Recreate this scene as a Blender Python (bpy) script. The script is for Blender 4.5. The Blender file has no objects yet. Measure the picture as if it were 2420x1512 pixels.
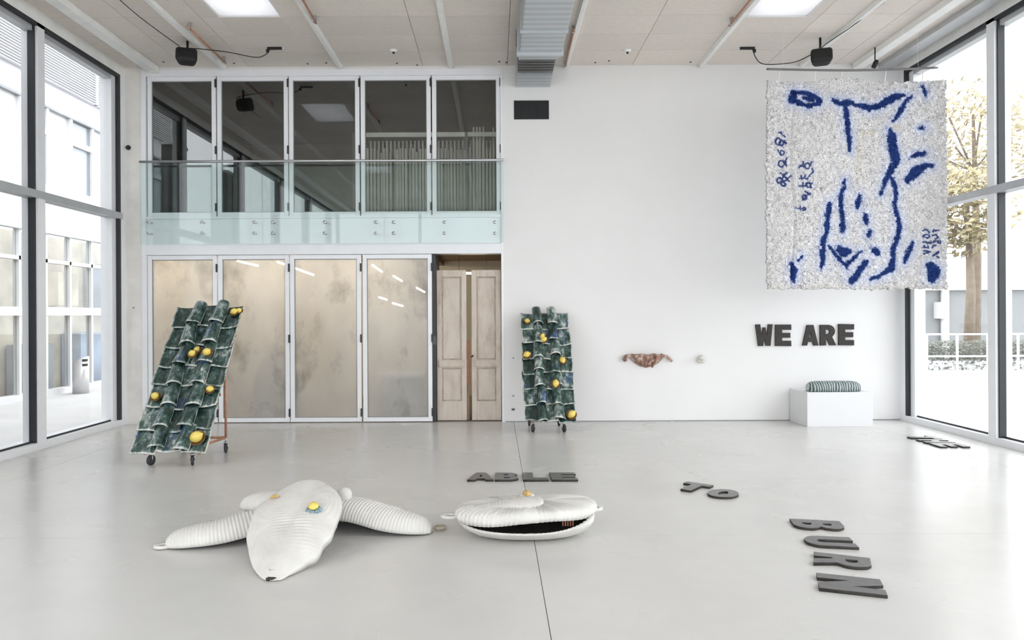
import bpy, bmesh, math, random
import numpy as np
from mathutils import Vector, Matrix
random.seed(7)
rng = np.random.default_rng(7)
S = bpy.context.scene
COL = S.collection

# ------------------------------------------------------------------ camera
F = 1750.0            # focal length in pixels of the 2420 wide frame
CX, CY = 1170.0, 742.0
H = 1.6               # eye height
ROLL = math.radians(0.3)
cam_d = bpy.data.cameras.new('camera')
cam_d.sensor_fit = 'HORIZONTAL'; cam_d.sensor_width = 36.0
cam_d.lens = F / 2420 * 36.0
cam_d.shift_x = (1210 - CX) / 2420
cam_d.shift_y = -(756 - CY) / 2420
cam_d.clip_end = 300
cam = bpy.data.objects.new('camera', cam_d); COL.objects.link(cam)
cam.location = (0, 0, H)
cam.matrix_world = Matrix.Translation((0, 0, H)) @ Matrix.Rotation(math.radians(90), 4, 'X') @ Matrix.Rotation(-ROLL, 4, 'Z')
S.camera = cam

# ------------------------------------------------------------------ sky, exposure
wd = bpy.data.worlds.new('overcast_sky'); S.world = wd; wd.use_nodes = True
bgn = wd.node_tree.nodes['Background']
bgn.inputs[0].default_value = (0.94, 0.965, 1.0, 1); bgn.inputs[1].default_value = 2.6
S.view_settings.view_transform = 'Standard'; S.view_settings.look = 'None'
S.view_settings.gamma = 1.0; S.view_settings.use_curve_mapping = False
S.view_settings.exposure = 0.72
S.cycles.max_bounces = 10; S.cycles.diffuse_bounces = 6; S.cycles.glossy_bounces = 4
S.cycles.transparent_max_bounces = 24; S.cycles.transmission_bounces = 8
S.cycles.sample_clamp_indirect = 6.0
S.cycles.caustics_reflective = False; S.cycles.caustics_refractive = False

# ------------------------------------------------------------------ pixel geometry helpers
CR, SR = math.cos(ROLL), math.sin(ROLL)
def ray(px, py):
    u, v = px - CX, py - CY
    return Vector(((u * CR - v * SR) / F, 1.0, -(u * SR + v * CR) / F))
def at(px, py, d):
    r = ray(px, py); return Vector((r.x * d, d, H + r.z * d))
def on_z(px, py, z=0.0):
    r = ray(px, py); d = (z - H) / r.z; return at(px, py, d)
def on_plane(px, py, p0, n):
    r = ray(px, py); c = Vector((0, 0, H)); t = (p0 - c).dot(n) / r.dot(n); return c + r * t
D = F * H / 255.0     # depth of the end wall
def WX(px, py=742): return at(px, py, D).x
def WZ(py, px=1170): return at(px, py, D).z
ZC = 5.28             # ceiling
XL, XR = -5.47, 6.0   # inner faces of the two glazed sides
YB = -4.0             # wall behind the camera

# ------------------------------------------------------------------ materials
MATS = {}
def nodes_of(name):
    m = bpy.data.materials.new(name); m.use_nodes = True
    nt = m.node_tree; return m, nt, nt.nodes['Principled BSDF']
def link(nt, a, b): nt.links.new(a, b)
def nn(nt, kind, **kw):
    n = nt.nodes.new(kind)
    for k, v in kw.items(): setattr(n, k, v)
    return n
def coords(nt, scale=(1, 1, 1), kind='Object'):
    tc = nn(nt, 'ShaderNodeTexCoord'); mp = nn(nt, 'ShaderNodeMapping')
    mp.inputs['Scale'].default_value = scale
    link(nt, tc.outputs[kind], mp.inputs['Vector']); return mp.outputs['Vector']
def noise(nt, vec, scale, detail=3, rough=0.55):
    n = nn(nt, 'ShaderNodeTexNoise'); n.inputs['Scale'].default_value = scale
    n.inputs['Detail'].default_value = detail; n.inputs['Roughness'].default_value = rough
    if vec is not None: link(nt, vec, n.inputs['Vector'])
    return n.outputs['Fac']
def ramp(nt, fac, stops):
    r = nn(nt, 'ShaderNodeValToRGB'); e = r.color_ramp.elements
    while len(e) < len(stops): e.new(0.5)
    for i, (p, c) in enumerate(stops):
        e[i].position = p; e[i].color = (*c, 1) if len(c) == 3 else c
    link(nt, fac, r.inputs['Fac']); return r.outputs['Color']
def bump(nt, p, fac, strength, dist=0.01):
    b = nn(nt, 'ShaderNodeBump'); b.inputs['Strength'].default_value = strength
    b.inputs['Distance'].default_value = dist
    link(nt, fac, b.inputs['Height']); link(nt, b.outputs['Normal'], p.inputs['Normal'])
def plain(name, col, rough=0.5, metal=0.0, var=0.08, vs=6.0, bs=0.0, bscale=60, spec=0.5, coat=0.0):
    m, nt, p = nodes_of(name)
    v = coords(nt)
    f = noise(nt, v, vs, 4)
    lo = tuple(max(0, c * (1 - var)) for c in col); hi = tuple(min(1, c * (1 + var)) for c in col)
    link(nt, ramp(nt, f, [(0.3, lo), (0.7, hi)]), p.inputs['Base Color'])
    p.inputs['Roughness'].default_value = rough; p.inputs['Metallic'].default_value = metal
    p.inputs['Specular IOR Level'].default_value = spec
    p.inputs['Coat Weight'].default_value = coat; p.inputs['Coat Roughness'].default_value = 0.08
    if bs: bump(nt, p, noise(nt, v, bscale, 5), bs)
    MATS[name] = m; return m
def thin_fresnel(nt, ior):
    # thin pane: the same reflectance from both faces (no bending, so no total reflection inside)
    ge = nn(nt, 'ShaderNodeNewGeometry'); a = nn(nt, 'ShaderNodeMath', operation='MULTIPLY_ADD'); a.inputs[1].default_value = -2.0; a.inputs[2].default_value = 1.0
    link(nt, ge.outputs['Backfacing'], a.inputs[0])
    p = nn(nt, 'ShaderNodeMath', operation='POWER'); p.inputs[0].default_value = ior; link(nt, a.outputs[0], p.inputs[1])
    fr = nn(nt, 'ShaderNodeFresnel'); link(nt, p.outputs[0], fr.inputs['IOR']); return fr
def glass(name, tint=(0.97, 0.985, 0.98), ior=1.35, rough=0.0):
    m = bpy.data.materials.new(name); m.use_nodes = True; nt = m.node_tree; nt.nodes.clear()
    o = nn(nt, 'ShaderNodeOutputMaterial'); t = nn(nt, 'ShaderNodeBsdfTransparent'); g = nn(nt, 'ShaderNodeBsdfGlossy')
    t.inputs['Color'].default_value = (*tint, 1); g.inputs['Roughness'].default_value = rough
    fr = thin_fresnel(nt, ior)
    mx = nn(nt, 'ShaderNodeMixShader'); link(nt, fr.outputs[0], mx.inputs[0])
    link(nt, t.outputs[0], mx.inputs[1]); link(nt, g.outputs[0], mx.inputs[2]); link(nt, mx.outputs[0], o.inputs['Surface'])
    MATS[name] = m; return m

plain('wall_white', (0.755, 0.75, 0.74), 0.75, var=0.015, vs=1.5, bs=0.05, bscale=120)
plain('pillar_concrete', (0.74, 0.72, 0.68), 0.8, var=0.10, vs=2.5, bs=0.15, bscale=40)
plain('white_metal', (0.80, 0.81, 0.83), 0.4, var=0.02)
plain('grey_metal', (0.50, 0.51, 0.52), 0.4, metal=0.3, var=0.06)
plain('moulding_shade', (0.37, 0.30, 0.24), 0.7, var=0.3, vs=8)
plain('gasket', (0.02, 0.022, 0.026), 0.5, var=0.1)
plain('steel', (0.55, 0.55, 0.56), 0.3, metal=0.9, var=0.05)
plain('black_plastic', (0.006, 0.006, 0.0065), 0.6, var=0.2)
plain('silver', (0.62, 0.62, 0.63), 0.35, metal=0.4, var=0.05)
plain('rubber', (0.03, 0.03, 0.033), 0.6, var=0.2)
plain('copper', (0.50, 0.25, 0.16), 0.45, metal=0.25, var=0.18, vs=20)
plain('batten_white', (0.84, 0.84, 0.82), 0.6, var=0.05)
plain('pedestal_white', (0.69, 0.69, 0.695), 0.55, var=0.01)
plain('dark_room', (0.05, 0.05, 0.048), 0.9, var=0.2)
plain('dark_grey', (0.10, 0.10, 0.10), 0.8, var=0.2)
plain('tube_card', (0.62, 0.61, 0.56), 0.7, var=0.12)
plain('workshop_beige', (0.74, 0.69, 0.60), 0.85, var=0.06, vs=2)
plain('workshop_floor', (0.30, 0.28, 0.26), 0.7, var=0.1)
plain('workshop_brown', (0.27, 0.185, 0.12), 0.8, var=0.12)
plain('cabinet_blue', (0.10, 0.13, 0.14), 0.5, var=0.25, vs=5)
plain('facade_white', (0.66, 0.66, 0.67), 0.7, var=0.02)
plain('facade_blind', (0.55, 0.55, 0.58), 0.7, var=0.03)
plain('facade_dark', (0.30, 0.31, 0.32), 0.6, var=0.2, vs=1.0)
plain('shop_warm', (0.62, 0.53, 0.40), 0.8, var=0.35, vs=1.2)
plain('shop_blue', (0.36, 0.42, 0.52), 0.8, var=0.3, vs=1.2)
plain('paving', (0.50, 0.495, 0.49), 0.8, var=0.06, vs=1.0)
plain('hedge_leaf', (0.16, 0.17, 0.14), 0.8, var=0.3, vs=8)
plain('autumn_leaf', (0.36, 0.31, 0.18), 0.8, var=0.25, vs=8)
plain('bark', (0.20, 0.16, 0.12), 0.9, var=0.2)
plain('building_grey', (0.26, 0.27, 0.275), 0.8, var=0.06, vs=1)
plain('lemon', (0.78, 0.60, 0.13), 0.35, var=0.10, vs=14, bs=0.15, bscale=120, coat=0.3)
plain('lemon_rim', (0.16, 0.075, 0.03), 0.35, var=0.3, vs=30, coat=0.4)
plain('clay_rim', (0.42, 0.36, 0.28), 0.8, var=0.2, vs=20)
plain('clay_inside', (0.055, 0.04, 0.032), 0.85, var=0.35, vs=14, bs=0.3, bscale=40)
plain('clay_red', (0.30, 0.13, 0.08), 0.8, var=0.25, vs=25)
plain('blue_glaze', (0.16, 0.25, 0.29), 0.2, var=0.7, vs=60, coat=0.4)
plain('gold_cap', (0.50, 0.33, 0.12), 0.4, var=0.5, vs=60)
plain('white_cord', (0.82, 0.82, 0.80), 0.8, var=0.03)
plain('bar_dark', (0.16, 0.16, 0.155), 0.4, metal=0.4, var=0.1)
plain('shell_white', (0.70, 0.66, 0.60), 0.6, var=0.12, vs=30)
plain('socket_white', (0.72, 0.72, 0.72), 0.5, var=0.02)
plain('socket_grey', (0.25, 0.25, 0.26), 0.5, var=0.05)
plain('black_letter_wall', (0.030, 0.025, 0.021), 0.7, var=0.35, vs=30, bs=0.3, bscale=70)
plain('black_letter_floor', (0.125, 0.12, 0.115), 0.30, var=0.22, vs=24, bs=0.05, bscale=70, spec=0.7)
glass('glass_clear', (0.985, 0.99, 0.99), 1.25)
glass('glass_upper', (0.93, 0.95, 0.94), 1.95)
glass('glass_green', (0.925, 0.962, 0.955), 1.40)
glass('glass_facade', (0.92, 0.94, 0.95), 1.4)

def m_floor():
    m, nt, p = nodes_of('floor_concrete')
    v = coords(nt); f = noise(nt, v, 0.7, 3, 0.5); f2 = noise(nt, v, 5, 3, 0.5)
    c1 = ramp(nt, f, [(0.25, (0.575, 0.565, 0.545)), (0.75, (0.635, 0.625, 0.605))])
    c2 = ramp(nt, f2, [(0.3, (0.94, 0.94, 0.935)), (0.7, (1, 1, 1))])
    mx = nn(nt, 'ShaderNodeMix', data_type='RGBA', blend_type='MULTIPLY'); mx.inputs['Factor'].default_value = 0.45
    link(nt, c1, mx.inputs['A']); link(nt, c2, mx.inputs['B']); link(nt, mx.outputs['Result'], p.inputs['Base Color'])
    rr = ramp(nt, noise(nt, v, 1.1, 2), [(0.3, (0.23,) * 3), (0.7, (0.29,) * 3)])
    link(nt, rr, p.inputs['Roughness']); p.inputs['Specular IOR Level'].default_value = 0.45
    MATS['floor'] = m
m_floor()
def m_ceiling():
    m, nt, p = nodes_of('wood_wool_panel')
    v = coords(nt, (3, 14, 1)); f = noise(nt, v, 5, 6, 0.75)
    oi = nn(nt, 'ShaderNodeObjectInfo')
    c = ramp(nt, f, [(0.32, (0.685, 0.63, 0.57)), (0.68, (0.80, 0.745, 0.68))])
    hs = nn(nt, 'ShaderNodeHueSaturation'); link(nt, c, hs.inputs['Color'])
    mr = nn(nt, 'ShaderNodeMapRange'); mr.inputs['To Min'].default_value = 0.95; mr.inputs['To Max'].default_value = 1.04
    link(nt, oi.outputs['Random'], mr.inputs['Value']); link(nt, mr.outputs['Result'], hs.inputs['Value'])
    link(nt, hs.outputs['Color'], p.inputs['Base Color']); p.inputs['Roughness'].default_value = 0.95
    bump(nt, p, noise(nt, coords(nt, (6, 30, 1)), 12, 5), 0.35); MATS['ceiling'] = m
m_ceiling()
def m_galv():
    m, nt, p = nodes_of('galvanised_sheet')
    w = nn(nt, 'ShaderNodeTexWave'); w.bands_direction = 'Y'; w.inputs['Scale'].default_value = 2.2
    w.inputs['Distortion'].default_value = 0.4; link(nt, coords(nt), w.inputs['Vector'])
    link(nt, ramp(nt, w.outputs['Fac'], [(0, (0.44, 0.47, 0.49)), (1, (0.56, 0.59, 0.61))]), p.inputs['Base Color'])
    p.inputs['Metallic'].default_value = 0.55; p.inputs['Roughness'].default_value = 0.42
    bump(nt, p, w.outputs['Fac'], 0.15); MATS['galv'] = m
m_galv()
def m_tile():
    m, nt, p = nodes_of('green_glazed_tile')
    tc = nn(nt, 'ShaderNodeTexCoord'); oi = nn(nt, 'ShaderNodeObjectInfo')
    cmb = nn(nt, 'ShaderNodeCombineXYZ'); ml = nn(nt, 'ShaderNodeMath', operation='MULTIPLY'); ml.inputs[1].default_value = 37
    link(nt, oi.outputs['Random'], ml.inputs[0])
    for i in range(3): link(nt, ml.outputs[0], cmb.inputs[i])
    ad = nn(nt, 'ShaderNodeVectorMath', operation='ADD'); link(nt, tc.outputs['Object'], ad.inputs[0]); link(nt, cmb.outputs[0], ad.inputs[1])
    mp = nn(nt, 'ShaderNodeMapping'); mp.inputs['Scale'].default_value = (1, 0.55, 1); link(nt, ad.outputs[0], mp.inputs['Vector'])
    v = mp.outputs['Vector']
    f = noise(nt, v, 11, 6, 0.68); f2 = noise(nt, v, 30, 5, 0.7); f3 = noise(nt, v, 4.5, 3)
    at_ = nn(nt, 'ShaderNodeAttribute'); at_.attribute_name = 'rim'
    m1 = nn(nt, 'ShaderNodeMath', operation='MULTIPLY_ADD'); link(nt, at_.outputs['Fac'], m1.inputs[0]); m1.inputs[1].default_value = 0.24; link(nt, f, m1.inputs[2])
    m2 = nn(nt, 'ShaderNodeMath', operation='MULTIPLY_ADD'); link(nt, f2, m2.inputs[0]); m2.inputs[1].default_value = 0.35; link(nt, m1.outputs[0], m2.inputs[2])
    m3 = nn(nt, 'ShaderNodeMath', operation='MULTIPLY_ADD'); link(nt, oi.outputs['Random'], m3.inputs[0]); m3.inputs[1].default_value = 0.16; link(nt, m2.outputs[0], m3.inputs[2])
    c = ramp(nt, m3.outputs[0], [(0.57, (0.004, 0.014, 0.012)), (0.72, (0.016, 0.044, 0.036)), (0.83, (0.075, 0.125, 0.112)), (0.93, (0.34, 0.39, 0.365)), (1.0, (0.62, 0.60, 0.54))])
    cb = ramp(nt, f3, [(0.60, (0, 0, 0)), (0.72, (0.02, 0.03, 0.16))])
    mx = nn(nt, 'ShaderNodeMix', data_type='RGBA', blend_type='ADD'); mx.inputs['Factor'].default_value = 0.8
    link(nt, c, mx.inputs['A']); link(nt, cb, mx.inputs['B']); link(nt, mx.outputs['Result'], p.inputs['Base Color'])
    p.inputs['Roughness'].default_value = 0.22; p.inputs['Coat Weight'].default_value = 0.5; p.inputs['Coat Roughness'].default_value = 0.1
    bump(nt, p, f2, 0.25); MATS['tile'] = m
m_tile()
def m_clay():
    m, nt, p = nodes_of('white_clay')
    v = coords(nt); f = noise(nt, v, 7, 5); f2 = noise(nt, v, 45, 4)
    c = ramp(nt, f, [(0.3, (0.60, 0.585, 0.55)), (0.7, (0.69, 0.675, 0.645))])
    link(nt, c, p.inputs['Base Color']); p.inputs['Roughness'].default_value = 0.65
    bump(nt, p, f2, 0.3, 0.006); MATS['clay'] = m
m_clay()
def m_oldwood():
    m, nt, p = nodes_of('peeling_painted_wood')
    v = coords(nt, (3, 3, 1.0)); f = noise(nt, v, 2.4, 6, 0.62); g = noise(nt, coords(nt, (1, 1, 0.5)), 2.2, 5, 0.7)
    c = ramp(nt, f, [(0.28, (0.47, 0.39, 0.32)), (0.5, (0.58, 0.51, 0.44)), (0.75, (0.64, 0.58, 0.51))])
    c2 = ramp(nt, g, [(0.28, (0.45, 0.33, 0.22)), (0.46, (1, 1, 1))])
    mx = nn(nt, 'ShaderNodeMix', data_type='RGBA', blend_type='MULTIPLY'); mx.inputs['Factor'].default_value = 0.7
    link(nt, c, mx.inputs['A']); link(nt, c2, mx.inputs['B']); link(nt, mx.outputs['Result'], p.inputs['Base Color'])
    p.inputs['Roughness'].default_value = 0.7; bump(nt, p, f, 0.4); MATS['oldwood'] = m
m_oldwood()
def m_milk():
    m = bpy.data.materials.new('dusty_milky_glass'); m.use_nodes = True; nt = m.node_tree; nt.nodes.clear()
    o = nn(nt, 'ShaderNodeOutputMaterial'); t = nn(nt, 'ShaderNodeBsdfTransparent'); d = nn(nt, 'ShaderNodeBsdfDiffuse')
    tr = nn(nt, 'ShaderNodeBsdfTranslucent'); g = nn(nt, 'ShaderNodeBsdfGlossy'); g.inputs['Roughness'].default_value = 0.12
    v = coords(nt, (1.5, 1.5, 0.8)); f = noise(nt, v, 2.5, 3, 0.5)
    c = ramp(nt, f, [(0.3, (0.80, 0.79, 0.765)), (0.65, (0.88, 0.87, 0.845))])
    g2 = noise(nt, coords(nt, (1.2, 1.2, 0.8)), 1.7, 4, 0.6); dirt = ramp(nt, g2, [(0.30, (0.45, 0.45, 0.46)), (0.47, (1, 1, 1))])
    mz = nn(nt, 'ShaderNodeMix', data_type='RGBA', blend_type='MULTIPLY'); mz.inputs['Factor'].default_value = 0.75; link(nt, c, mz.inputs['A']); link(nt, dirt, mz.inputs['B']); c = mz.outputs['Result']
    link(nt, c, d.inputs['Color']); link(nt, c, tr.inputs['Color']); t.inputs['Color'].default_value = (0.93, 0.93, 0.9, 1)
    a = nn(nt, 'ShaderNodeMixShader'); a.inputs[0].default_value = 0.55; link(nt, d.outputs[0], a.inputs[1]); link(nt, tr.outputs[0], a.inputs[2])
    b = nn(nt, 'ShaderNodeMixShader'); b.inputs[0].default_value = 0.54; link(nt, a.outputs[0], b.inputs[1]); link(nt, t.outputs[0], b.inputs[2])
    fr = thin_fresnel(nt, 1.4)
    e = nn(nt, 'ShaderNodeMixShader'); link(nt, fr.outputs[0], e.inputs[0]); link(nt, b.outputs[0], e.inputs[1]); link(nt, g.outputs[0], e.inputs[2])
    link(nt, e.outputs[0], o.inputs['Surface']); MATS['milk'] = m
m_milk()
def m_frost():
    m = bpy.data.materials.new('frosted_skylight'); m.use_nodes = True; nt = m.node_tree; nt.nodes.clear()
    o = nn(nt, 'ShaderNodeOutputMaterial'); t = nn(nt, 'ShaderNodeBsdfTransparent'); tr = nn(nt, 'ShaderNodeBsdfTranslucent')
    tr.inputs['Color'].default_value = (0.74, 0.735, 0.735, 1); t.inputs['Color'].default_value = (0.30, 0.30, 0.31, 1)
    b = nn(nt, 'ShaderNodeMixShader'); b.inputs[0].default_value = 0.75; link(nt, t.outputs[0], b.inputs[1]); link(nt, tr.outputs[0], b.inputs[2])
    link(nt, b.outputs[0], o.inputs['Surface']); MATS['frost'] = m
m_frost()
def m_emit(name, col, s):
    m = bpy.data.materials.new(name); m.use_nodes = True; nt = m.node_tree; nt.nodes.clear()
    o = nn(nt, 'ShaderNodeOutputMaterial'); e = nn(nt, 'ShaderNodeEmission')
    e.inputs[0].default_value = (*col, 1); e.inputs[1].default_value = s; link(nt, e.outputs[0], o.inputs['Surface']); MATS[name] = m
m_emit('lamp_glow', (1.0, 0.85, 0.63), 9.0)
m_emit('lamp_fill', (1.0, 0.86, 0.66), 60.0)
def m_felt():
    m, nt, p = nodes_of('dyed_felt')
    a = nn(nt, 'ShaderNodeAttribute'); a.attribute_name = 'dye'
    link(nt, a.outputs['Color'], p.inputs['Base Color']); p.inputs['Roughness'].default_value = 1.0
    p.inputs['Specular IOR Level'].default_value = 0.05
    MATS['felt'] = m
m_felt()
def m_striped():
    m, nt, p = nodes_of('striped_green_glaze')
    w = nn(nt, 'ShaderNodeTexWave'); w.bands_direction = 'X'; w.inputs['Scale'].default_value = 9
    w.inputs['Distortion'].default_value = 5; w.inputs['Detail'].default_value = 3; link(nt, coords(nt), w.inputs['Vector'])
    link(nt, ramp(nt, w.outputs['Fac'], [(0.1, (0.05, 0.07, 0.07)), (0.5, (0.16, 0.20, 0.20)), (0.9, (0.42, 0.47, 0.46))]), p.inputs['Base Color'])
    p.inputs['Roughness'].default_value = 0.4; bump(nt, p, w.outputs['Fac'], 0.5); MATS['striped'] = m
m_striped()
def m_bronze():
    m, nt, p = nodes_of('brown_glaze_drape')
    f = noise(nt, coords(nt, (1, 1, 0.6)), 19, 4, 0.6)
    link(nt, ramp(nt, f, [(0.36, (0.13, 0.075, 0.05)), (0.5, (0.30, 0.17, 0.12)), (0.60, (0.50, 0.36, 0.32)), (0.68, (0.66, 0.58, 0.45))]), p.inputs['Base Color'])
    p.inputs['Roughness'].default_value = 0.35; p.inputs['Coat Weight'].default_value = 0.3; MATS['drape'] = m
m_bronze()

# ------------------------------------------------------------------ mesh helpers
class MB:
    def __init__(s): s.v = []; s.f = []; s.sm = []
    def add(s, vs, fs, smooth=False):
        b = len(s.v); s.v += [tuple(x) for x in vs]; s.f += [tuple(b + i for i in q) for q in fs]; s.sm += [smooth] * len(fs); return s
    def box(s, x0, x1, y0, y1, z0, z1):
        if x0 > x1: x0, x1 = x1, x0
        if y0 > y1: y0, y1 = y1, y0
        if z0 > z1: z0, z1 = z1, z0
        return s.add([(x0, y0, z0), (x1, y0, z0), (x1, y1, z0), (x0, y1, z0), (x0, y0, z1), (x1, y0, z1), (x1, y1, z1), (x0, y1, z1)],
                     [(0, 3, 2, 1), (4, 5, 6, 7), (0, 1, 5, 4), (1, 2, 6, 5), (2, 3, 7, 6), (3, 0, 4, 7)])
    def tube(s, pts, r, n=10, cap=True, radii=None):
        pts = [Vector(p) for p in pts]; rings = []
        for i, p in enumerate(pts):
            t = (pts[min(i + 1, len(pts) - 1)] - pts[max(i - 1, 0)]).normalized()
            a = Vector((0, 0, 1)) if abs(t.z) < 0.9 else Vector((1, 0, 0))
            e1 = t.cross(a).normalized(); e2 = t.cross(e1).normalized()
            rr = radii[i] if radii else r
            rings.append([p + (e1 * math.cos(2 * math.pi * k / n) + e2 * math.sin(2 * math.pi * k / n)) * rr for k in range(n)])
        vs = [q for g in rings for q in g]; fs = []
        for i in range(len(pts) - 1):
            for k in range(n):
                k2 = (k + 1) % n; fs.append((i * n + k, (i + 1) * n + k, (i + 1) * n + k2, i * n + k2))
        if cap: fs.append(tuple(range(n))); fs.append(tuple((len(pts) - 1) * n + k for k in reversed(range(n))))
        return s.add(vs, fs, True)
    def lathe(s, prof, n=24, o=(0, 0, 0), ax=None):
        # prof: list of (r, h) along axis
        ax = Vector(ax or (0, 0, 1)).normalized(); a = Vector((1, 0, 0)) if abs(ax.x) < 0.9 else Vector((0, 1, 0))
        e1 = ax.cross(a).normalized(); e2 = ax.cross(e1); o = Vector(o)
        vs = []; fs = []
        for (r, h) in prof:
            for k in range(n):
                t = 2 * math.pi * k / n; vs.append(o + ax * h + (e1 * math.cos(t) + e2 * math.sin(t)) * max(r, 1e-5))
        for i in range(len(prof) - 1):
            for k in range(n):
                k2 = (k + 1) % n; fs.append((i * n + k, i * n + k2, (i + 1) * n + k2, (i + 1) * n + k))
        fs.append(tuple(reversed(range(n)))); fs.append(tuple((len(prof) - 1) * n + k for k in range(n)))
        return s.add(vs, fs, True)
    def mesh(s, name, mat):
        me = bpy.data.meshes.new(name); me.from_pydata(s.v, [], s.f); me.update()
        me.polygons.foreach_set('use_smooth', s.sm)
        me.materials.append(MATS[mat] if isinstance(mat, str) else mat); return me
    def build(s, name, mat, parent=None, off=None):
        """off: the origin the vertices are given relative to the world; parent empties are unrotated"""
        if off is not None: s.v = [tuple(Vector(q) - Vector(off)) for q in s.v]
        o = bpy.data.objects.new(name, s.mesh(name, mat)); COL.objects.link(o)
        if off is not None: o.location = off
        if parent is not None:
            o.parent = parent; o.location = Vector(o.location) - world_loc(parent)
        return o
def world_loc(o):
    p = Vector((0, 0, 0))
    while o is not None: p += Vector(o.location); o = o.parent
    return p
def tag(o, label, cat, group=None, kind=None):
    o['label'] = label; o['category'] = cat
    if group: o['group'] = group
    if kind: o['kind'] = kind
    return o
def empty(name, loc, label, cat, group=None, kind=None):
    o = bpy.data.objects.new(name, None); COL.objects.link(o); o.location = loc; o.empty_display_size = 0.1
    return tag(o, label, cat, group, kind)
def bevel(o, w=0.004, seg=2):
    m = o.modifiers.new('bevel', 'BEVEL'); m.width = w; m.segments = seg; m.limit_method = 'ANGLE'; return o
def rect_minus(r, holes):
    out = [r]
    for h in holes:
        nxt = []
        for (a, b, c, d) in out:
            x0, x1, y0, y1 = max(a, h[0]), min(b, h[1]), max(c, h[2]), min(d, h[3])
            if x0 >= x1 or y0 >= y1: nxt.append((a, b, c, d)); continue
            if a < x0: nxt.append((a, x0, c, d))
            if x1 < b: nxt.append((x1, b, c, d))
            if c < y0: nxt.append((x0, x1, c, y0))
            if y1 < d: nxt.append((x0, x1, y1, d))
        out = nxt
    return out

# ================================================================== THE SETTING
# ---- floor: cast slabs with sawn joints
floor = empty('floor', (0, 0, 0), 'pale grey polished concrete floor of the whole hall', 'floor', kind='structure')
jx = 0.268; jy = on_z(1800, 1263).y; g = 0.002
MB().box(XL - 0.3, XR + 0.3, YB - 0.3, D + 5.4, -0.22, -0.06).build('underlay', 'workshop_floor', floor)
xs = [XL - 0.3, jx - 5.0, jx, jx + 5.0, XR + 0.3]; ys = [YB - 0.3, jy - 5.0, jy, D + 0.02]
for i in range(len(xs) - 1):
    for j in range(len(ys) - 1):
        MB().box(xs[i] + g, xs[i + 1] - g, ys[j] + g, ys[j + 1] - g, -0.06, 0).build('slab', 'floor', floor)

# ---- end wall
XO0, XO1 = WX(335, 600), WX(1190, 600)          # opening with the folding glazing
Z_head, Z_sill, Z_fasc, Z_door = WZ(163, 760), WZ(512, 760), WZ(577, 760), WZ(600, 760)
wall = empty('wall_end', (0, D, 0), 'white painted end wall carrying the small artworks', 'wall', kind='structure')
MB().box(XO1, XR + 0.3, D, D + 0.3, 0, ZC + 0.3).build('plaster', 'wall_white', wall)
MB().box(XO0, XO1, D, D + 0.3, Z_head, ZC + 0.3).build('lintel', 'wall_white', wall)
MB().box(XL - 0.35, XO0, D - 0.002, D + 0.3, 0, ZC + 0.3).build('pillar', 'pillar_concrete', wall)
MB().box(XO1 + 0.02, XR, D - 0.006, D, 0, 0.012).build('shadow_gap', 'socket_grey', wall)
MB().box(XO0 + 0.07, XO1 - 0.035, D + 0.03, D + 0.3, Z_door, Z_sill).build('fascia', 'white_metal', wall)

# ---- trim around the folding glazing
tr = empty('trim_1', (0, D, 0), 'white metal frame around the folding glass doors and windows', 'frame', kind='structure')
for nm, b in (('jamb', (XO0, XO0 + 0.07, 0, Z_head)), ('jamb', (XO1 - 0.035, XO1, 0, Z_head)), ('head', (XO0 + 0.07, XO1 - 0.035, Z_head - 0.1, Z_head)),
              ('transom', (XO0 + 0.07, XO1 - 0.035, Z_door - 0.005, Z_fasc)), ('sill', (XO0 + 0.07, XO1 - 0.035, Z_sill - 0.02, Z_sill + 0.01))):
    bevel(MB().box(b[0], b[1], D - 0.012, D + 0.12, b[2], b[3]).build(nm, 'white_metal', tr))

def glazed_panel(name, x0, x1, z0, z1, glassmat, label, cat, y, hinge_at):
    o = empty(name, (0.5 * (x0 + x1), y, z0), label, cat, kind='structure')
    w = 0.062
    m = MB()
    m.box(x0, x0 + w, y - 0.03, y + 0.03, z0, z1).box(x1 - w, x1, y - 0.03, y + 0.03, z0, z1)
    m.box(x0 + w, x1 - w, y - 0.03, y + 0.03, z0, z0 + w).box(x0 + w, x1 - w, y - 0.03, y + 0.03, z1 - w, z1)
    fr = m.build('frame', 'white_metal', o); bevel(fr, 0.003)
    m = MB(); gk = 0.008
    for b in ((x0 + w, x0 + w + gk, z0 + w, z1 - w), (x1 - w - gk, x1 - w, z0 + w, z1 - w), (x0 + w, x1 - w, z0 + w, z0 + w + gk), (x0 + w, x1 - w, z1 - w - gk, z1 - w)):
        m.box(b[0], b[1], y - 0.012, y + 0.012, b[2], b[3])
    m.build('gasket', 'socket_grey', fr)
    MB().box(x0 + w - 0.004, x1 - w + 0.004, y - 0.004, y + 0.004, z0 + w - 0.004, z1 - w + 0.004).build('pane', glassmat, o)
    for hz in hinge_at:
        MB().box(x1 - 0.012, x1 + 0.012, y - 0.045, y - 0.028, hz - 0.06, hz + 0.06).build('hinge', 'gasket', fr)
    return o
up_x = [(347, 509), (512, 680), (682, 849), (852, 1018), (1021, 1183)]
nm5 = ['leftmost upper folding window', 'second upper folding window from the left', 'middle upper folding window', 'fourth upper folding window from the left', 'rightmost upper folding window']
for i, (a, b) in enumerate(up_x):
    glazed_panel('window_%d' % (i + 1), WX(a, 350), WX(b, 350), Z_sill + 0.012, Z_head - 0.1, 'glass_upper', 'white framed dark reflecting ' + nm5[i], 'window', D + 0.05,
                 [Z_head - 0.2, Z_sill + 1.0, Z_sill + 0.15])
lo_x = [(348, 512), (515, 683), (685, 853), (857, 1021)]
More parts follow.
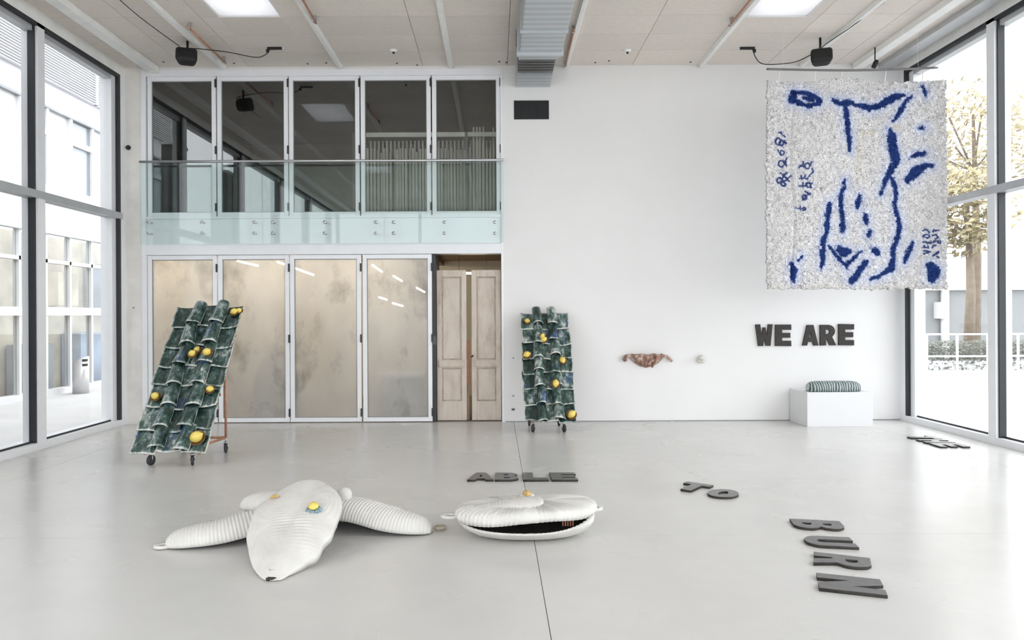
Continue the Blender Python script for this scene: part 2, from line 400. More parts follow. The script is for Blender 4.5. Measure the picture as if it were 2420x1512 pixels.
nm4 = ['leftmost milky glass folding door behind the tall tile trolley', 'second milky glass folding door from the left', 'third milky glass folding door from the left', 'rightmost milky glass folding door beside the wooden doors']
for i, (a, b) in enumerate(lo_x):
    glazed_panel('door_%d' % (i + 1), WX(a, 800), WX(b, 800), 0.012, Z_door - 0.01, 'milk', nm4[i], 'door', D + 0.05, [Z_door - 0.2, 1.25, 0.15])
# folded last leaf seen edge on
e = empty('door_5', (WX(1026, 800), D + 0.3, 0), 'black edge of the folded away door leaf beside the wooden doors', 'door', kind='structure')
MB().box(WX(1022, 800), WX(1030, 800), D + 0.02, D + 0.75, 0.01, Z_door - 0.01).build('leaf', 'gasket', e)
MB().box(WX(1021, 800), WX(1031, 800), D + 0.01, D + 0.02, 1.15, 1.28).build('hinge', 'dark_grey', e)

# ---- glazed side walls
def side_glazing(name, X, sgn, label):
    """sgn +1: right side (outside is +x), -1: left side"""
    o = empty(name, (X, D * 0.5, 0), label, 'window', kind='structure')
    def bx(nm, x0, x1, y0, y1, z0, z1, mat, par=None):
        return MB().box(X + sgn * x0, X + sgn * x1, y0, y1, z0, z1).build(nm, mat, par or o)
    Zh = 5.13; Zs = 0.085; y1 = D - 0.14; y0 = YB
    bx('sill', 0, 0.30, y0, D, 0, Zs, 'white_metal'); bx('head', 0, 0.30, y0, D, Zh, ZC + 0.02, 'batten_white')
    bx('jamb', 0, 0.30, y1, D, Zs, Zh, 'white_metal')
    bx('gasket', 0.0, 0.05, y1 - 0.05, y1, Zs, Zh, 'gasket'); bx('gasket', 0.0, 0.05, y0, y1 - 0.05, Zh - 0.045, Zh, 'gasket')
    bx('glazing_bead', 0.05, 0.16, y1 - 0.16, y1, Zs, Zh, 'white_metal'); bx('glazing_bead', 0.05, 0.16, y0, y1 - 0.16, Zh - 0.11, Zh, 'grey_metal')
    bx('gasket', 0.08, 0.09, y0, y1, Zs, Zs + 0.022, 'gasket')
    bx('transom', -0.01, 0.16, y0, y1 + 0.04, 3.02, 3.11, 'grey_metal')
    muls = [8.95, 5.9, 2.9, -0.1, -3.1]
    for ym in muls:
        bx('mullion', 0.0, 0.2, ym - 0.07, ym + 0.07, Zs, Zh, 'white_metal')
        for sg in (-1, 1): bx('gasket', 0.03, 0.11, ym + sg * 0.07, ym + sg * 0.095, Zs, Zh, 'gasket')
    edges = [y1 - 0.05] + muls
    for i in range(len(edges) - 1):
        ya, yb = edges[i + 1] + 0.07, edges[i] - (0.07 if i else 0)
        for (za, zb) in ((Zs, 3.02), (3.11, Zh)):
            bx('pane', 0.09, 0.102, ya, yb, za, zb, 'glass_clear')
    return o
side_glazing('window_6', XL, -1, 'tall glazed side wall towards the courtyard, at the left')
side_glazing('window_7', XR, 1, 'tall glazed side wall behind the hanging felt, at the right')
rw = empty('window_12', (0, YB, 0), 'tall glazed rear front of the hall behind the viewer', 'window', kind='structure')
MB().box(XL - 0.3, XR + 0.3, YB - 0.3, YB, 0, 0.085).build('sill', 'white_metal', rw); MB().box(XL - 0.3, XR + 0.3, YB - 0.3, YB, 5.13, ZC + 0.02).build('head', 'batten_white', rw)
MB().box(XL, XR, YB - 0.16, YB, 3.02, 3.11).build('transom', 'grey_metal', rw)
for k in range(5):
    xm = XL + (XR - XL) * k / 4; MB().box(xm - 0.05, xm + 0.05, YB - 0.2, YB, 0.085, 5.13).build('mullion', 'gasket', rw)
    if k < 4:
        for (za, zb_) in ((0.085, 3.02), (3.11, 5.13)): MB().box(xm + 0.05, xm + (XR - XL) / 4 - 0.05, YB - 0.1, YB - 0.088, za, zb_).build('pane', 'glass_clear', rw)

# ---- ceiling: wood wool panels on a roof slab, with skylight openings
def ceil_pt(px, py): return on_z(px, py, ZC)
s1, s2 = ceil_pt(515, 42), ceil_pt(668, 42); s3, s4 = ceil_pt(1752, 42), ceil_pt(1904, 40)
SKY = [(s1.x, s2.x, s1.y - 1.27, s1.y), (s3.x + 0.03, s4.x + 0.03, s3.y - 1.27, s3.y)]
SKY += [(a, b, c - 5.2, d_ - 5.2) for (a, b, c, d_) in SKY]
ceil = empty('ceiling', (0, 0, ZC), 'beige wood wool panel ceiling of the hall', 'ceiling', kind='structure')
m = MB()
for r in rect_minus((XL - 0.45, XR + 0.45, YB - 0.35, D + 0.3), SKY): m.box(r[0], r[1], r[2], r[3], ZC + 0.03, ZC + 0.3)
m.build('roof_slab', 'dark_grey', ceil)
ribs_x = [WX(365, 160) , WX(530, 155), WX(805, 155), WX(1065, 155), WX(1337, 155), WX(1655, 155), WX(1893, 155), WX(2025, 155)]
ceil_x = [XL] + [x for x in (-4.55, -3.62, -2.30, -1.05, 0.2, 1.05, 2.05, 3.06, 4.05, 5.05)] + [XR]
py_ = 0.615; nrow = int((D - YB) / py_) + 1
for i in range(len(ceil_x) - 1):
    for j in range(nrow):
        ya = max(YB, D - (j + 1) * py_); yb = D - j * py_
        if yb - ya < 0.05: continue
        for r in rect_minus((ceil_x[i] + 0.003, ceil_x[i + 1] - 0.003, ya + 0.003, yb - 0.003), SKY):
            MB().box(r[0], r[1], r[2], r[3], ZC, ZC + 0.03).build('panel', 'ceiling', ceil)
sk_lab = ['bright square skylight over the left half of the hall', 'bright square skylight over the right half beside the copper pipe', 'skylight behind the viewer on the left', 'skylight behind the viewer on the right']
for i, (a, b, c, d_) in enumerate(SKY):
    o = empty('window_%d' % (8 + i), (0.5 * (a + b), 0.5 * (c + d_), ZC), sk_lab[i], 'skylight', kind='structure')
    m = MB(); t = 0.02
    m.box(a, a + t, c, d_, ZC + 0.002, ZC + 0.42).box(b - t, b, c, d_, ZC + 0.002, ZC + 0.42).box(a + t, b - t, c, c + t, ZC + 0.002, ZC + 0.42).box(a + t, b - t, d_ - t, d_, ZC + 0.002, ZC + 0.42)
    m.build('kerb', 'wall_white', o)
    MB().box(a + t, b - t, c + t, d_ - t, ZC + 0.012, ZC + 0.02).build('pane', 'frost', o)

# ---- ceiling battens
bl = ['white ceiling beam along the left glazing', 'white ceiling batten over the left speaker', 'white ceiling batten right of the left skylight', 'white ceiling batten left of the air duct', 'white ceiling batten just right of the air duct',
      'white ceiling batten left of the right skylight', 'white ceiling batten beside the right speaker', 'broad white ceiling beam along the right glazing']
for i, x in enumerate(ribs_x):
    big = i in (0, 7); w = 0.075 if big else 0.028; hgt = 0.085 if big else 0.05
    m = MB().box(x - w, x + w, YB, D - 0.02, ZC - hgt, ZC)
    if not big: m.box(x - w * 1.5, x + w * 1.5, YB, D - 0.02, ZC - 0.012, ZC)
    bevel(tag(m.build('ceiling_beam' if big else 'ceiling_batten', 'batten_white', None, off=(x, D, ZC)), bl[i], 'beam' if big else 'batten', kind='structure'), 0.004)
tag(MB().box(ribs_x[0] - 0.04, ribs_x[0] + 0.075, D - 0.10, D - 0.012, Z_head - 0.06, ZC - 0.085).build('bracket', 'batten_white', None, off=(ribs_x[0], D, ZC)), 'white bracket carrying the left beam above the folding windows', 'bracket', kind='structure')
tag(MB().box(XR - 0.30, XR - 0.10, YB, D - 0.02, ZC - 0.07, ZC).build('cable_tray', 'grey_metal', None, off=(XR - 0.2, D, ZC)), 'grey cable tray beside the right glazing', 'tray', kind='structure')
# copper pipes clipped beside the battens
for (pa, pb, lb) in (((443, 62), (533, 149), 'copper pipe under the batten over the left speaker'), ((690, -45), (747, 55), 'copper pipe right of the left skylight'),
                     ((1357, 69), (1336, 157), 'copper pipe right of the air duct reaching the wall'), ((1850, -95), (1724, 61), 'copper pipe left of the right skylight')):
    a, b = on_z(*pa, ZC - 0.07), on_z(*pb, ZC - 0.07)
    if b.y > D - 0.03: b.y = D - 0.03
    o = empty('copper_pipe', b, lb, 'pipe', 'copper pipes under the ceiling')
    MB().tube([a, b], 0.014, 8).build('pipe', 'copper', o)
    for t in (0.05, 0.95):
        q = a.lerp(b, t); MB().box(q.x - 0.02, q.x + 0.02, q.y - 0.012, q.y + 0.012, q.z - 0.018, ZC).build('clip', 'steel', o)

# ---- rooms behind the folding glazing
YW = D + 0.30
def room_piece(name, mat, b, label, cat='wall'):
    return tag(MB().box(*b).build(name, mat, None), label, cat, kind='structure')
XU = XO1 + 0.75
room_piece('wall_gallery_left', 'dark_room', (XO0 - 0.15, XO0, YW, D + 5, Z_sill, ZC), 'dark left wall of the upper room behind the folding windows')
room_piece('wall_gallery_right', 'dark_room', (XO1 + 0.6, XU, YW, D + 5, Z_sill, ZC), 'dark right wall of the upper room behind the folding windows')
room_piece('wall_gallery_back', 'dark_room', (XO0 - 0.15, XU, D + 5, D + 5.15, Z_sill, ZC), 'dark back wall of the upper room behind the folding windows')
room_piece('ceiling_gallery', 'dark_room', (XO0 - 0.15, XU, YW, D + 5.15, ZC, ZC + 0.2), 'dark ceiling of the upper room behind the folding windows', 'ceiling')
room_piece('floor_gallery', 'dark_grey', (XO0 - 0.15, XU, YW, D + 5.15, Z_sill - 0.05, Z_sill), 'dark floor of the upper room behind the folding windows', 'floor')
room_piece('wall_workshop_left', 'workshop_beige', (XO0 - 0.15, XO0, YW, D + 3.6, 0, Z_fasc), 'beige left wall of the room behind the milky doors')
room_piece('wall_workshop_right', 'workshop_beige', (2.5, 2.65, YW, D + 3.6, 0, Z_fasc), 'beige right wall of the room behind the milky doors')
room_piece('wall_workshop_back', 'workshop_beige', (XO0 - 0.15, 2.65, D + 3.6, D + 3.75, 0, Z_fasc), 'beige back wall of the room behind the milky doors')
room_piece('ceiling_workshop', 'workshop_brown', (XO0 - 0.15, 2.65, YW, D + 3.75, Z_fasc, Z_fasc + 0.1), 'brown ceiling of the room behind the milky doors', 'ceiling')
room_piece('floor_workshop', 'workshop_floor', (XO0 - 0.15, 2.65, D + 0.02, D + 3.75, -0.05, 0), 'grey floor of the room behind the milky doors', 'floor')
for i in range(4): room_piece('ceiling_workshop_beam', 'workshop_brown', (-4.6 + i * 1.75, -4.5 + i * 1.75, YW, D + 3.6, Z_fasc - 0.09, Z_fasc), ['brown ceiling beam behind the leftmost milky door', 'brown ceiling beam behind the second milky door', 'brown ceiling beam behind the third milky door', 'brown ceiling beam above the old wooden doors'][i], 'beam')

# ================================================================== EXTERIOR
tag(MB().box(-40, 40, -30, 70, -0.3, -0.08).build('ground', 'paving', None), 'pale paving around the building', 'ground', kind='structure')
# courtyard facade, parallel to the left glazing
XF = -9.45
def FP(px, py):
    r = ray(px, py); d = XF / r.x; return d, H + r.z * d      # (y, z) on the facade plane
fac = empty('building', (XF, 17, -0.08), 'white courtyard building with glazed shopfront outside the left glazing', 'building')
zf = lambda py, px=205: FP(px, py)[1]
Zt0, Zt1 = zf(240), zf(292)
def fbox(nm, mat, y0, y1, z0, z1, x0=0.0, x1=0.25, par=None):
    return MB().box(XF - x1, XF - x0, y0, y1, z0, z1).build(nm, mat, par or fac)
YF0, YF1 = 0.4, 26.0
fbox('upper_wall', 'facade_white', YF0, YF1, Zt1, 9.5, 0.05)
fbox('floor_band', 'facade_white', YF0, YF1, zf(558), zf(462))
fbox('soffit_strip', 'facade_dark', YF0, YF1, Zt1 - 0.05, Zt1, 0.0, 0.3)
fbox('back_wall_upper', 'facade_blind', YF0, YF1, zf(462), Zt1, 0.13, 0.2)
fbox('back_wall_lower', 'shop_warm', YF0, YF1, -0.08, zf(558), 0.9, 1.0)
fbox('plinth', 'facade_white', YF0, YF1, -0.08, 0.04, 0, 0.2)
# sun louvre blades in front of the upper wall
fbox('louvre_back', 'facade_blind', YF0, YF1, Zt0, 8.3, 0.0, 0.05)
zz = Zt0; k = 0
while zz < 8.25:
    MB().box(XF + 0.0, XF + 0.07, YF0, YF1, zz, zz + 0.02).build('louvre_blade', 'facade_white', fac); zz += 0.058; k += 1
for yv in (15.2, 17.5, 19.8): fbox('louvre_post', 'facade_white', yv - 0.035, yv + 0.035, Zt0, 8.3, -0.09, 0.0)
# upper windows and shopfront mullions along the facade
pitch = 0.88; y_ref = FP(172, 400)[0]
ks = range(-18, 8)
for k in ks:
    y = y_ref + k * pitch
    o = fbox('window_frame', 'facade_white', y - 0.045, y + 0.045, zf(462), Zt1 - 0.05, 0.02, 0.14)
    if k % 2: fbox('spandrel', 'facade_white', y + 0.045, y + pitch - 0.045, zf(462), Zt1 - 0.05, 0.10, 0.16)
    else:
        fbox('pane', 'glass_facade', y + 0.045, y + pitch - 0.045, zf(462), Zt1 - 0.05, 0.08, 0.09)
        fbox('sash_bar', 'facade_white', y + 0.045, y + pitch - 0.045, zf(355), zf(343), 0.03, 0.12)
    y2 = FP(220, 700)[0] + k * pitch
    fbox('shop_mullion', 'facade_white', y2 - 0.035, y2 + 0.035, 0.04, zf(558), 0.02, 0.14)
    fbox('shop_pane', 'glass_facade', y2 + 0.035, y2 + pitch - 0.035, 0.06, zf(558), 0.08, 0.09)
fbox('shop_transom', 'facade_white', YF0, YF1, zf(631), zf(623), 0.02, 0.14)
fbox('shop_transom', 'facade_white', YF0, YF1, zf(745), zf(727), 0.0, 0.14)
fbox('shop_transom', 'facade_white', YF0, YF1, zf(568), zf(558), -0.04, 0.14)
# things inside the shop, as broad coloured furniture
for (y, w, z0, z1, mt) in ((15.6, 0.9, 0, 1.0, 'facade_dark'), (16.7, 0.8, 1.9, 2.6, 'shop_warm'), (17.6, 0.9, 0, 1.2, 'shop_blue'), (18.6, 1.0, 1.7, 2.9, 'shop_blue'), (18.8, 1.1, 0, 0.9, 'facade_dark')):
    MB().box(XF - 0.85, XF - 0.4, y, y + w, z0 - 0.05, z1).build('shop_display', mt, fac)
# litter bin
bp = on_z(191, 913, -0.08); bp.x = max(bp.x, XF + 0.3)
bp = Vector((at(191, 905, 16.15).x, 16.15, -0.08))
bin_ = empty('litter_bin', bp, 'silver cylindrical litter bin with slanted top in the courtyard', 'litter bin')
n = 28; R = 0.165; hb = H - (842 - CY) * 16.6 / F - 0.0
vs = []; fs = []
for k in range(n):
    t = 2 * math.pi * k / n; vs.append(bp + Vector((R * math.cos(t), R * math.sin(t), 0)))
for k in range(n):
    t = 2 * math.pi * k / n; vs.append(bp + Vector((R * math.cos(t), R * math.sin(t), 0.72 + 0.09 * math.cos(t))))
fs = [(k, (k + 1) % n, n + (k + 1) % n, n + k) for k in range(n)] + [tuple(n + k for k in range(n)), tuple(reversed(range(n)))]
MB().add(vs, fs, True).build('body', 'silver', bin_)
for zq in (0.60, 0.70):
    m = MB()
    for a in (-0.9, -0.65, -0.4): m.add([bp + Vector(((R + 0.004) * math.cos(t), (R + 0.004) * math.sin(t), z)) for (t, z) in ((a, zq), (a + 0.27, zq), (a + 0.27, zq + 0.05), (a, zq + 0.05))], [(0, 1, 2, 3)])
    m.build('slot', 'black_plastic', bin_)
# dark courtyard posts outside the left glazing (seen mirrored in the upper windows)
for (ya, yb, zt, lb) in ((7.9, 8.45, 4.75, 'dark square post outside the left glazing, nearer the end wall'), (5.2, 5.75, 4.75, 'dark square post outside the left glazing, further from the end wall')):
    o = empty('courtyard_post', (-6.0, ya, -0.08), lb, 'post', 'posts outside the left glazing')
    MB().box(-6.12, -5.88, ya, yb, -0.08, zt).build('shaft', 'dark_grey', o)
    MB().box(-6.14, -5.86, ya - 0.02, yb + 0.02, zt, zt + 0.05).build('cap', 'batten_white', o)

# right side: terrace rail, hedge, grey building, trees
YR = 16.0
rl = empty('terrace_railing', (at(2190, 800, YR).x, YR, -0.08), 'white tubular railing on the terrace outside the right glazing', 'railing')
x0, x1 = at(2150, 790, YR).x, at(2150, 790, YR).x + 5.5
for py in (790, 842):
    z = at(2200, py, YR).z; MB().tube([(x0, YR, z), (x1, YR, z)], 0.02, 8).build('rail', 'white_metal', rl)
for px in (2158, 2190, 2262, 2334, 2406):
    x = at(px, 800, YR).x; MB().tube([(x, YR, -0.08), (x, YR, at(px, 790, YR).z)], 0.025, 8).build('post', 'white_metal', rl)
lw = tag(MB().box(8.4, 18, YR + 0.3, YR + 0.6, -0.08, 0.28).build('low_wall', 'facade_white', None), 'low white wall under the terrace railing', 'wall', kind='structure')
gb = empty('building', (15, 25, -0.08), 'grey block with a white roof edge beyond the hedge', 'building')
gx0, gz = at(2146, 700, 25).x, at(2200, 686, 25).z
MB().box(gx0, 30, 25, 31, -0.08, gz).build('wall', 'building_grey', gb); MB().box(gx0 - 0.2, 30.2, 24.8, 31.2, gz, gz + 0.5).build('roof_edge', 'facade_white', gb)
dp = MB(); xx = at(2236, 720, 24.8).x; dp.tube([(xx, 24.87, -0.08), (xx, 24.87, gz)], 0.13, 10); dp.build('drain_pipe', 'facade_white', gb)
MB().box(xx - 0.3, xx - 0.1, 24.7, 25.0, gz - 0.95, gz - 0.4).build('junction_box', 'facade_white', gb)
def leaf_cloud(name, mat, centre, rad, count, size, parent, squash=(1, 1, 1), boxy=False):
    vs = []; fs = []; r2 = random.Random(hash(name) % 1000 + int(centre[0] * 10))
    for i in range(count):
        if boxy: p = Vector((r2.uniform(-1, 1) * rad * squash[0], r2.uniform(-1, 1) * rad * squash[1], r2.uniform(-1, 1) * rad * squash[2]))
        else:
            p = Vector((r2.gauss(0, 1), r2.gauss(0, 1), r2.gauss(0, 1))).normalized() * rad * (0.5 + 0.5 * r2.random())
            p = Vector((p.x * squash[0], p.y * squash[1], p.z * squash[2]))
        c = Vector(centre) + p; a = Vector((r2.gauss(0, 1), r2.gauss(0, 1), r2.gauss(0, 1))).normalized(); b = a.orthogonal().normalized()
        s = size * r2.uniform(0.6, 1.3); k = len(vs)
        vs += [c - a * s, c + b * s * 0.5, c + a * s, c - b * s * 0.5]; fs.append((k, k + 1, k + 2, k + 3))
    o = MB().add(vs, fs).build(name, mat, parent); o['kind'] = 'stuff'; return o
hd = empty('hedge', (13, 18.5, -0.08), 'clipped grey green hedge behind the terrace railing', 'hedge')
hz0, hz1 = at(2200, 842, 18.5).z, at(2200, 808, 18.5).z
leaf_cloud('foliage', 'hedge_leaf', (at(2215, 820, 18.5).x + 2.2, 18.5, 0.5 * (hz0 + hz1) - 0.15), 1.0, 7000, 0.05, hd, (3.0, 0.3, 0.36), True)
MB().box(at(2150, 820, 18.5).x + 0.3, 16, 18.3, 18.7, -0.08, hz0 - 0.1).build('planter', 'facade_white', hd)
for (px, py, d, r, lb) in ((2285, 500, 20.5, 1.25, 'pale autumn tree beyond the terrace, lower crown'), (2300, 330, 22.3, 1.9, 'pale autumn tree beyond the terrace, taller crown')):
    c = at(px, py, d); t = empty('tree', (c.x, d, -0.08), lb, 'tree', 'trees beyond the terrace')
    MB().tube([(c.x, d, -0.08), (c.x + 0.1, d, c.z * 0.5), (c.x, d, c.z + r * 0.4)], 0.12, 8, radii=[0.16, 0.12, 0.04]).build('trunk', 'bark', t)
    for k in range(5):
        q = Vector((c.x, d, c.z)) + Vector((random.uniform(-r, r), random.uniform(-r, r) * 0.5, random.uniform(-0.7, 0.7) * r)) * 0.6
        MB().tube([(c.x, d, c.z - r * 0.5), q], 0.03, 6).build('branch', 'bark', t)
    leaf_cloud('foliage', 'autumn_leaf', c, r, 2200, 0.11, t)

# ================================================================== GALLERY BALUSTRADE
YG = D - 0.12
def GX(px): return at(px, 480, YG).x
def GZ(py): return at(760, py, YG).z
for (a, b, lb, fx) in ((331, 619, 'left pane of the green glass balustrade', (352, 477, 601)), (621, 907, 'middle pane of the green glass balustrade', (644, 767, 888)), (909, 1190, 'right pane of the green glass balustrade', (930, 1050, 1169))):
    o = empty('glass_balustrade', (GX(0.5 * (a + b)), YG, GZ(574)), lb, 'balustrade', 'glass balustrade panes')
    MB().box(GX(a), GX(b), YG - 0.008, YG + 0.008, GZ(575), GZ(383)).build('pane', 'glass_green', o)
    for px in fx:
        for py in (525, 551):
            c = at(px, py, YG)
            MB().lathe([(0.022, -0.018), (0.024, -0.010), (0.024, -0.008)], 14, c, (0, 1, 0)).lathe([(0.012, -0.008), (0.012, 0.105)], 10, c, (0, 1, 0)).build('fixing', 'steel', o)
hr = tag(MB().tube([(GX(330), YG, GZ(380)), (GX(1191), YG, GZ(380))], 0.018, 10).build('handrail', 'steel', None, off=(GX(760), YG, GZ(380))), 'thin steel handrail along the top of the glass balustrade', 'handrail')

# ================================================================== STORAGE RACK with tubes in the gallery
YT = D + 0.75
def TX(px): return at(px, 400, YT).x
def TZ(py): return at(1000, py, YT).z
rk = empty('storage_rack', (TX(1018), YT, Z_sill), 'pale steel storage rack holding upright tubes in the gallery', 'rack')
MB().box(TX(862), TX(1100), YT - 0.12, YT - 0.08, TZ(327), TZ(317)).build('top_rail', 'tube_card', rk)
MB().box(TX(1106), TX(1172), YT - 0.12, YT - 0.08, TZ(327), TZ(317)).build('top_rail', 'tube_card', rk)
MB().box(TX(862), TX(1172), YT - 0.12, YT + 0.25, Z_sill + 0.06, Z_sill + 0.1).build('base_shelf', 'grey_metal', rk)
for px in (840, 1103): MB().box(TX(px) - 0.02, TX(px) + 0.02, YT - 0.14, YT - 0.08, Z_sill, TZ(317)).build('upright', 'dark_grey', rk)
m = MB()
px = 868
tube0 = None
while px < 1170:
    if abs(px - 1104) > 6 and abs(px - 930) > 7:
        x = TX(px); top = TZ(300 if (px > 1112 and random.random() < 0.75) else random.choice((349, 349, 350, 352, 358)))
        hgt = top - (Z_sill + 0.1)
        if tube0 is None:
            tube0 = MB().lathe([(0.0, 0), (0.019, 0), (0.019, 1.0), (0.016, 1.0), (0.016, 0.93)], 10).mesh('card_tube', 'tube_card')
        o = bpy.data.objects.new('card_tube', tube0); COL.objects.link(o)
        o.location = (x, YT + random.uniform(-0.02, 0.10), Z_sill + 0.1); o.scale = (1, 1, hgt)
        tag(o, 'tall pale tube standing upright in the gallery storage rack', 'tube', 'upright tubes in the storage rack')
    px += random.choice((7.0, 7.6, 8.2))
px = 872
while px < 1168:
    o = bpy.data.objects.new('card_tube', tube0); COL.objects.link(o)
    o.location = (TX(px), YT + 0.19, Z_sill + 0.1); o.scale = (0.75, 0.75, TZ(326) - Z_sill - 0.1)
    tag(o, 'thin tube in the back row of the gallery storage rack', 'tube', 'back row of tubes in the storage rack'); px += 9.6

# ================================================================== WORKSHOP THINGS behind the milky doors
lamps = [((655, 618), (742, 650), 12.3), ((880, 626), (902, 642), 12.6), ((930, 652), (950, 664), 12.8), ((985, 680), (1003, 690), 13.2), ((896, 702), (914, 708), 13.6), ((928, 716), (952, 723), 13.9), ((560, 616), (610, 628), 12.2), ((1085, 645), (1150, 647), 11.9)]
for i, (a, b, d) in enumerate(lamps):
    A, B = at(*a, d), at(*b, d + 0.25)
    o = empty('tube_lamp', (A + B) / 2, ['long warm tube lamp glowing behind the second and third milky doors', 'warm tube lamp highest behind the rightmost milky door', 'second warm tube lamp down behind the rightmost milky door',
              'warm tube lamp at the right edge behind the rightmost milky door', 'small warm tube lamp low behind the rightmost milky door', 'lowest warm tube lamp behind the rightmost milky door', 'warm tube lamp behind the second milky door', 'warm tube lamp above the old wooden doors'][i], 'lamp', 'warm tube lamps in the workshop')
    MB().tube([A, B], 0.018, 8).build('tube', 'lamp_glow', o)
    for q in (A, B): MB().tube([q, (q.x, q.y, Z_fasc)], 0.004, 5).build('wire', 'dark_grey', o)
for k in range(3):  # unseen lamps added behind the transom to brighten the milky panes
    x = -4.45 + k * 1.25
    o = empty('tube_lamp', (x, D + 0.75, Z_fasc), ['added unseen fill tube lamp behind the leftmost milky door', 'added unseen fill tube lamp behind the second milky door', 'added unseen fill tube lamp behind the third milky door'][k], 'lamp', 'warm tube lamps in the workshop')
    MB().tube([(x - 0.45, D + 0.75, Z_fasc - 0.05), (x + 0.45, D + 0.75, Z_fasc - 0.05)], 0.018, 8).build('tube', 'lamp_fill', o)
    MB().box(x - 0.47, x + 0.47, D + 0.72, D + 0.78, Z_fasc - 0.028, Z_fasc).build('fitting', 'batten_white', o)
# low cabinet with a pale worktop
cb = empty('workbench', (at(955, 950, D + 1.0).x, D + 1.0, 0), 'low dark cabinet with a pale top behind the rightmost milky door', 'cabinet')
cx0, cx1 = at(908, 900, D + 0.8).x, at(1000, 900, D + 0.8).x
MB().box(cx0, cx1, D + 0.55, D + 1.1, 0, 0.62).build('body', 'cabinet_blue', cb)
MB().box(cx0 - 0.12, cx1 + 0.06, D + 0.5, D + 1.15, 0.62, 0.68).build('top', 'facade_white', cb)
for k in range(3): MB().box(cx0 + 0.03 + k * (cx1 - cx0) / 3, cx0 - 0.03 + (k + 1) * (cx1 - cx0) / 3, D + 0.535, D + 0.55, 0.06, 0.56).build('door', 'facade_dark', cb)
lp = empty('dark_sack', (at(660, 940, D + 0.7).x, D + 0.7, 0), 'dark shapeless sack behind the second milky door', 'sack')
MB().lathe([(0.0, 0), (0.34, 0.0), (0.38, 0.2), (0.34, 0.6), (0.24, 0.9), (0.1, 1.02), (0.06, 1.1), (0.0, 1.1)], 16, (at(655, 940, D + 0.75).x, D + 0.75, 0)).build('body', 'dark_grey', lp)

# old wooden double door
def wood_leaf(pa, pb, label, ang):
    y = D + 0.10; x0, x1 = WX(pa, 800), WX(pb, 800); z1 = WZ(637, 1100)
    o = empty('wooden_door', ((x0 + x1) / 2, y, 0), label, 'door', 'old wooden double doors'); o.rotation_euler.z = 0
    st = 0.075
    def b(nm, xa, xb, za, zb, ya=0.0, yb=0.045, mat='oldwood'):
        r = MB().box(xa, xb, y + ya, y + yb, za, zb).build(nm, mat, o); bevel(r, 0.006); return r
    b('stile', x0, x0 + st, 0.012, z1); b('stile', x1 - st, x1, 0.012, z1)
    rails = [(0.012, 0.30), (0.80, 0.92), (z1 - 0.10, z1)]
    for za, zb in rails: b('rail', x0 + st, x1 - st, za, zb)
    b('panel', x0 + st, x1 - st, 0.30, 0.80, 0.02, 0.04); b('panel', x0 + st, x1 - st, 0.92, z1 - 0.10, 0.02, 0.04)
    for za, zb in ((0.30, 0.80), (0.92, z1 - 0.10)):
        m = MB(); w = 0.018; xa, xb = x0 + st, x1 - st
        m.box(xa, xa + w, y + 0.006, y + 0.02, za, zb).box(xb - w, xb, y + 0.006, y + 0.02, za, zb).box(xa + w, xb - w, y + 0.006, y + 0.02, za, za + w).box(xa + w, xb - w, y + 0.006, y + 0.02, zb - w, zb)
        m.build('moulding', 'moulding_shade', o)  # darker brown paints in the shade of the panel relief
    b('cross_moulding', x0 + 0.03, x1 - 0.03, 0.815, 0.905, -0.015, 0.0)
    return o
dl = wood_leaf(1031, 1102, 'peeling old wooden door leaf on the left', 0)
dr = wood_leaf(1114, 1184, 'peeling old wooden door leaf on the right with the rusty lock', 0)
xl = WX(1106, 860)
m = MB(); m.box(xl - 0.03, xl + 0.02, D + 0.105, D + 0.14, 0.55, 1.2); bevel(m.build('lock_plate', 'clay_red', dl), 0.004)
MB().tube([(WX(1117, 850), D + 0.10, 0.98), (WX(1117, 850), D + 0.04, 0.98), (WX(1113, 850), D + 0.04, 0.96)], 0.012, 8).build('knob', 'clay_inside', dr)
MB().box(WX(1102.5, 860), WX(1108, 860), D + 0.13, D + 0.15, 0.02, 1.0).build('edge_strip', 'workshop_brown', dl)

# ================================================================== DUCT, GRILLE, FITTINGS ON THE WALL
zb = WZ(206, 1260); dx0, dx1 = WX(1219, 200), WX(1299, 200)
du = empty('air_duct', ((dx0 + dx1) / 2, D, zb), 'galvanised rectangular air duct under the ceiling ending at the wall', 'duct')
yA, yB_, yC = 9.32, 9.55, 10.05
def ylen(py): r = ray(1260, py); return (zb - H) / r.z
yA, yB_, yC = ylen(124), ylen(141), ylen(178)
bevel(MB().box(dx0, dx1 + 0.05, YB, yA, zb - 0.01, ZC).build('run', 'galv', du), 0.02, 3)
m = MB().box(dx0 - 0.03, dx1 + 0.07, yA - 0.03, yA + 0.03, zb - 0.05, ZC)
m.build('flange', 'galv', du)
for k in range(9):
    y = YB + 1.2 + k * 1.45
    if y < yA - 0.3: MB().box(dx0 - 0.012, dx1 + 0.062, y - 0.02, y + 0.02, zb - 0.025, ZC).build('seam', 'galv', du)
MB().box(dx0, dx1 + 0.02, yA + 0.03, yB_, zb, ZC).build('collar', 'galv', du)
m = MB(); nf = 6
for k in range(nf):
    ya = yB_ + (yC - yB_) * k / nf; yb = yB_ + (yC - yB_) * (k + 1) / nf; ym = 0.5 * (ya + yb)
    m.box(dx0 + 0.01, dx1 - 0.0, ya, ym, zb + 0.03, ZC).box(dx0 + 0.02, dx1 - 0.01, ym, yb, zb + 0.055, ZC)
m.build('flexible_joint', 'bar_dark', du)
MB().box(dx0, dx1, yC, D - 0.001, zb, ZC).build('wall_spigot', 'galv', du)
MB().tube([(dx0 - 0.03, 9.6, ZC), (dx0 - 0.03, 9.6, zb + 0.15), (dx0 - 0.03, 9.6, zb + 0.1)], 0.006, 6).build('hanger', 'black_plastic', du)
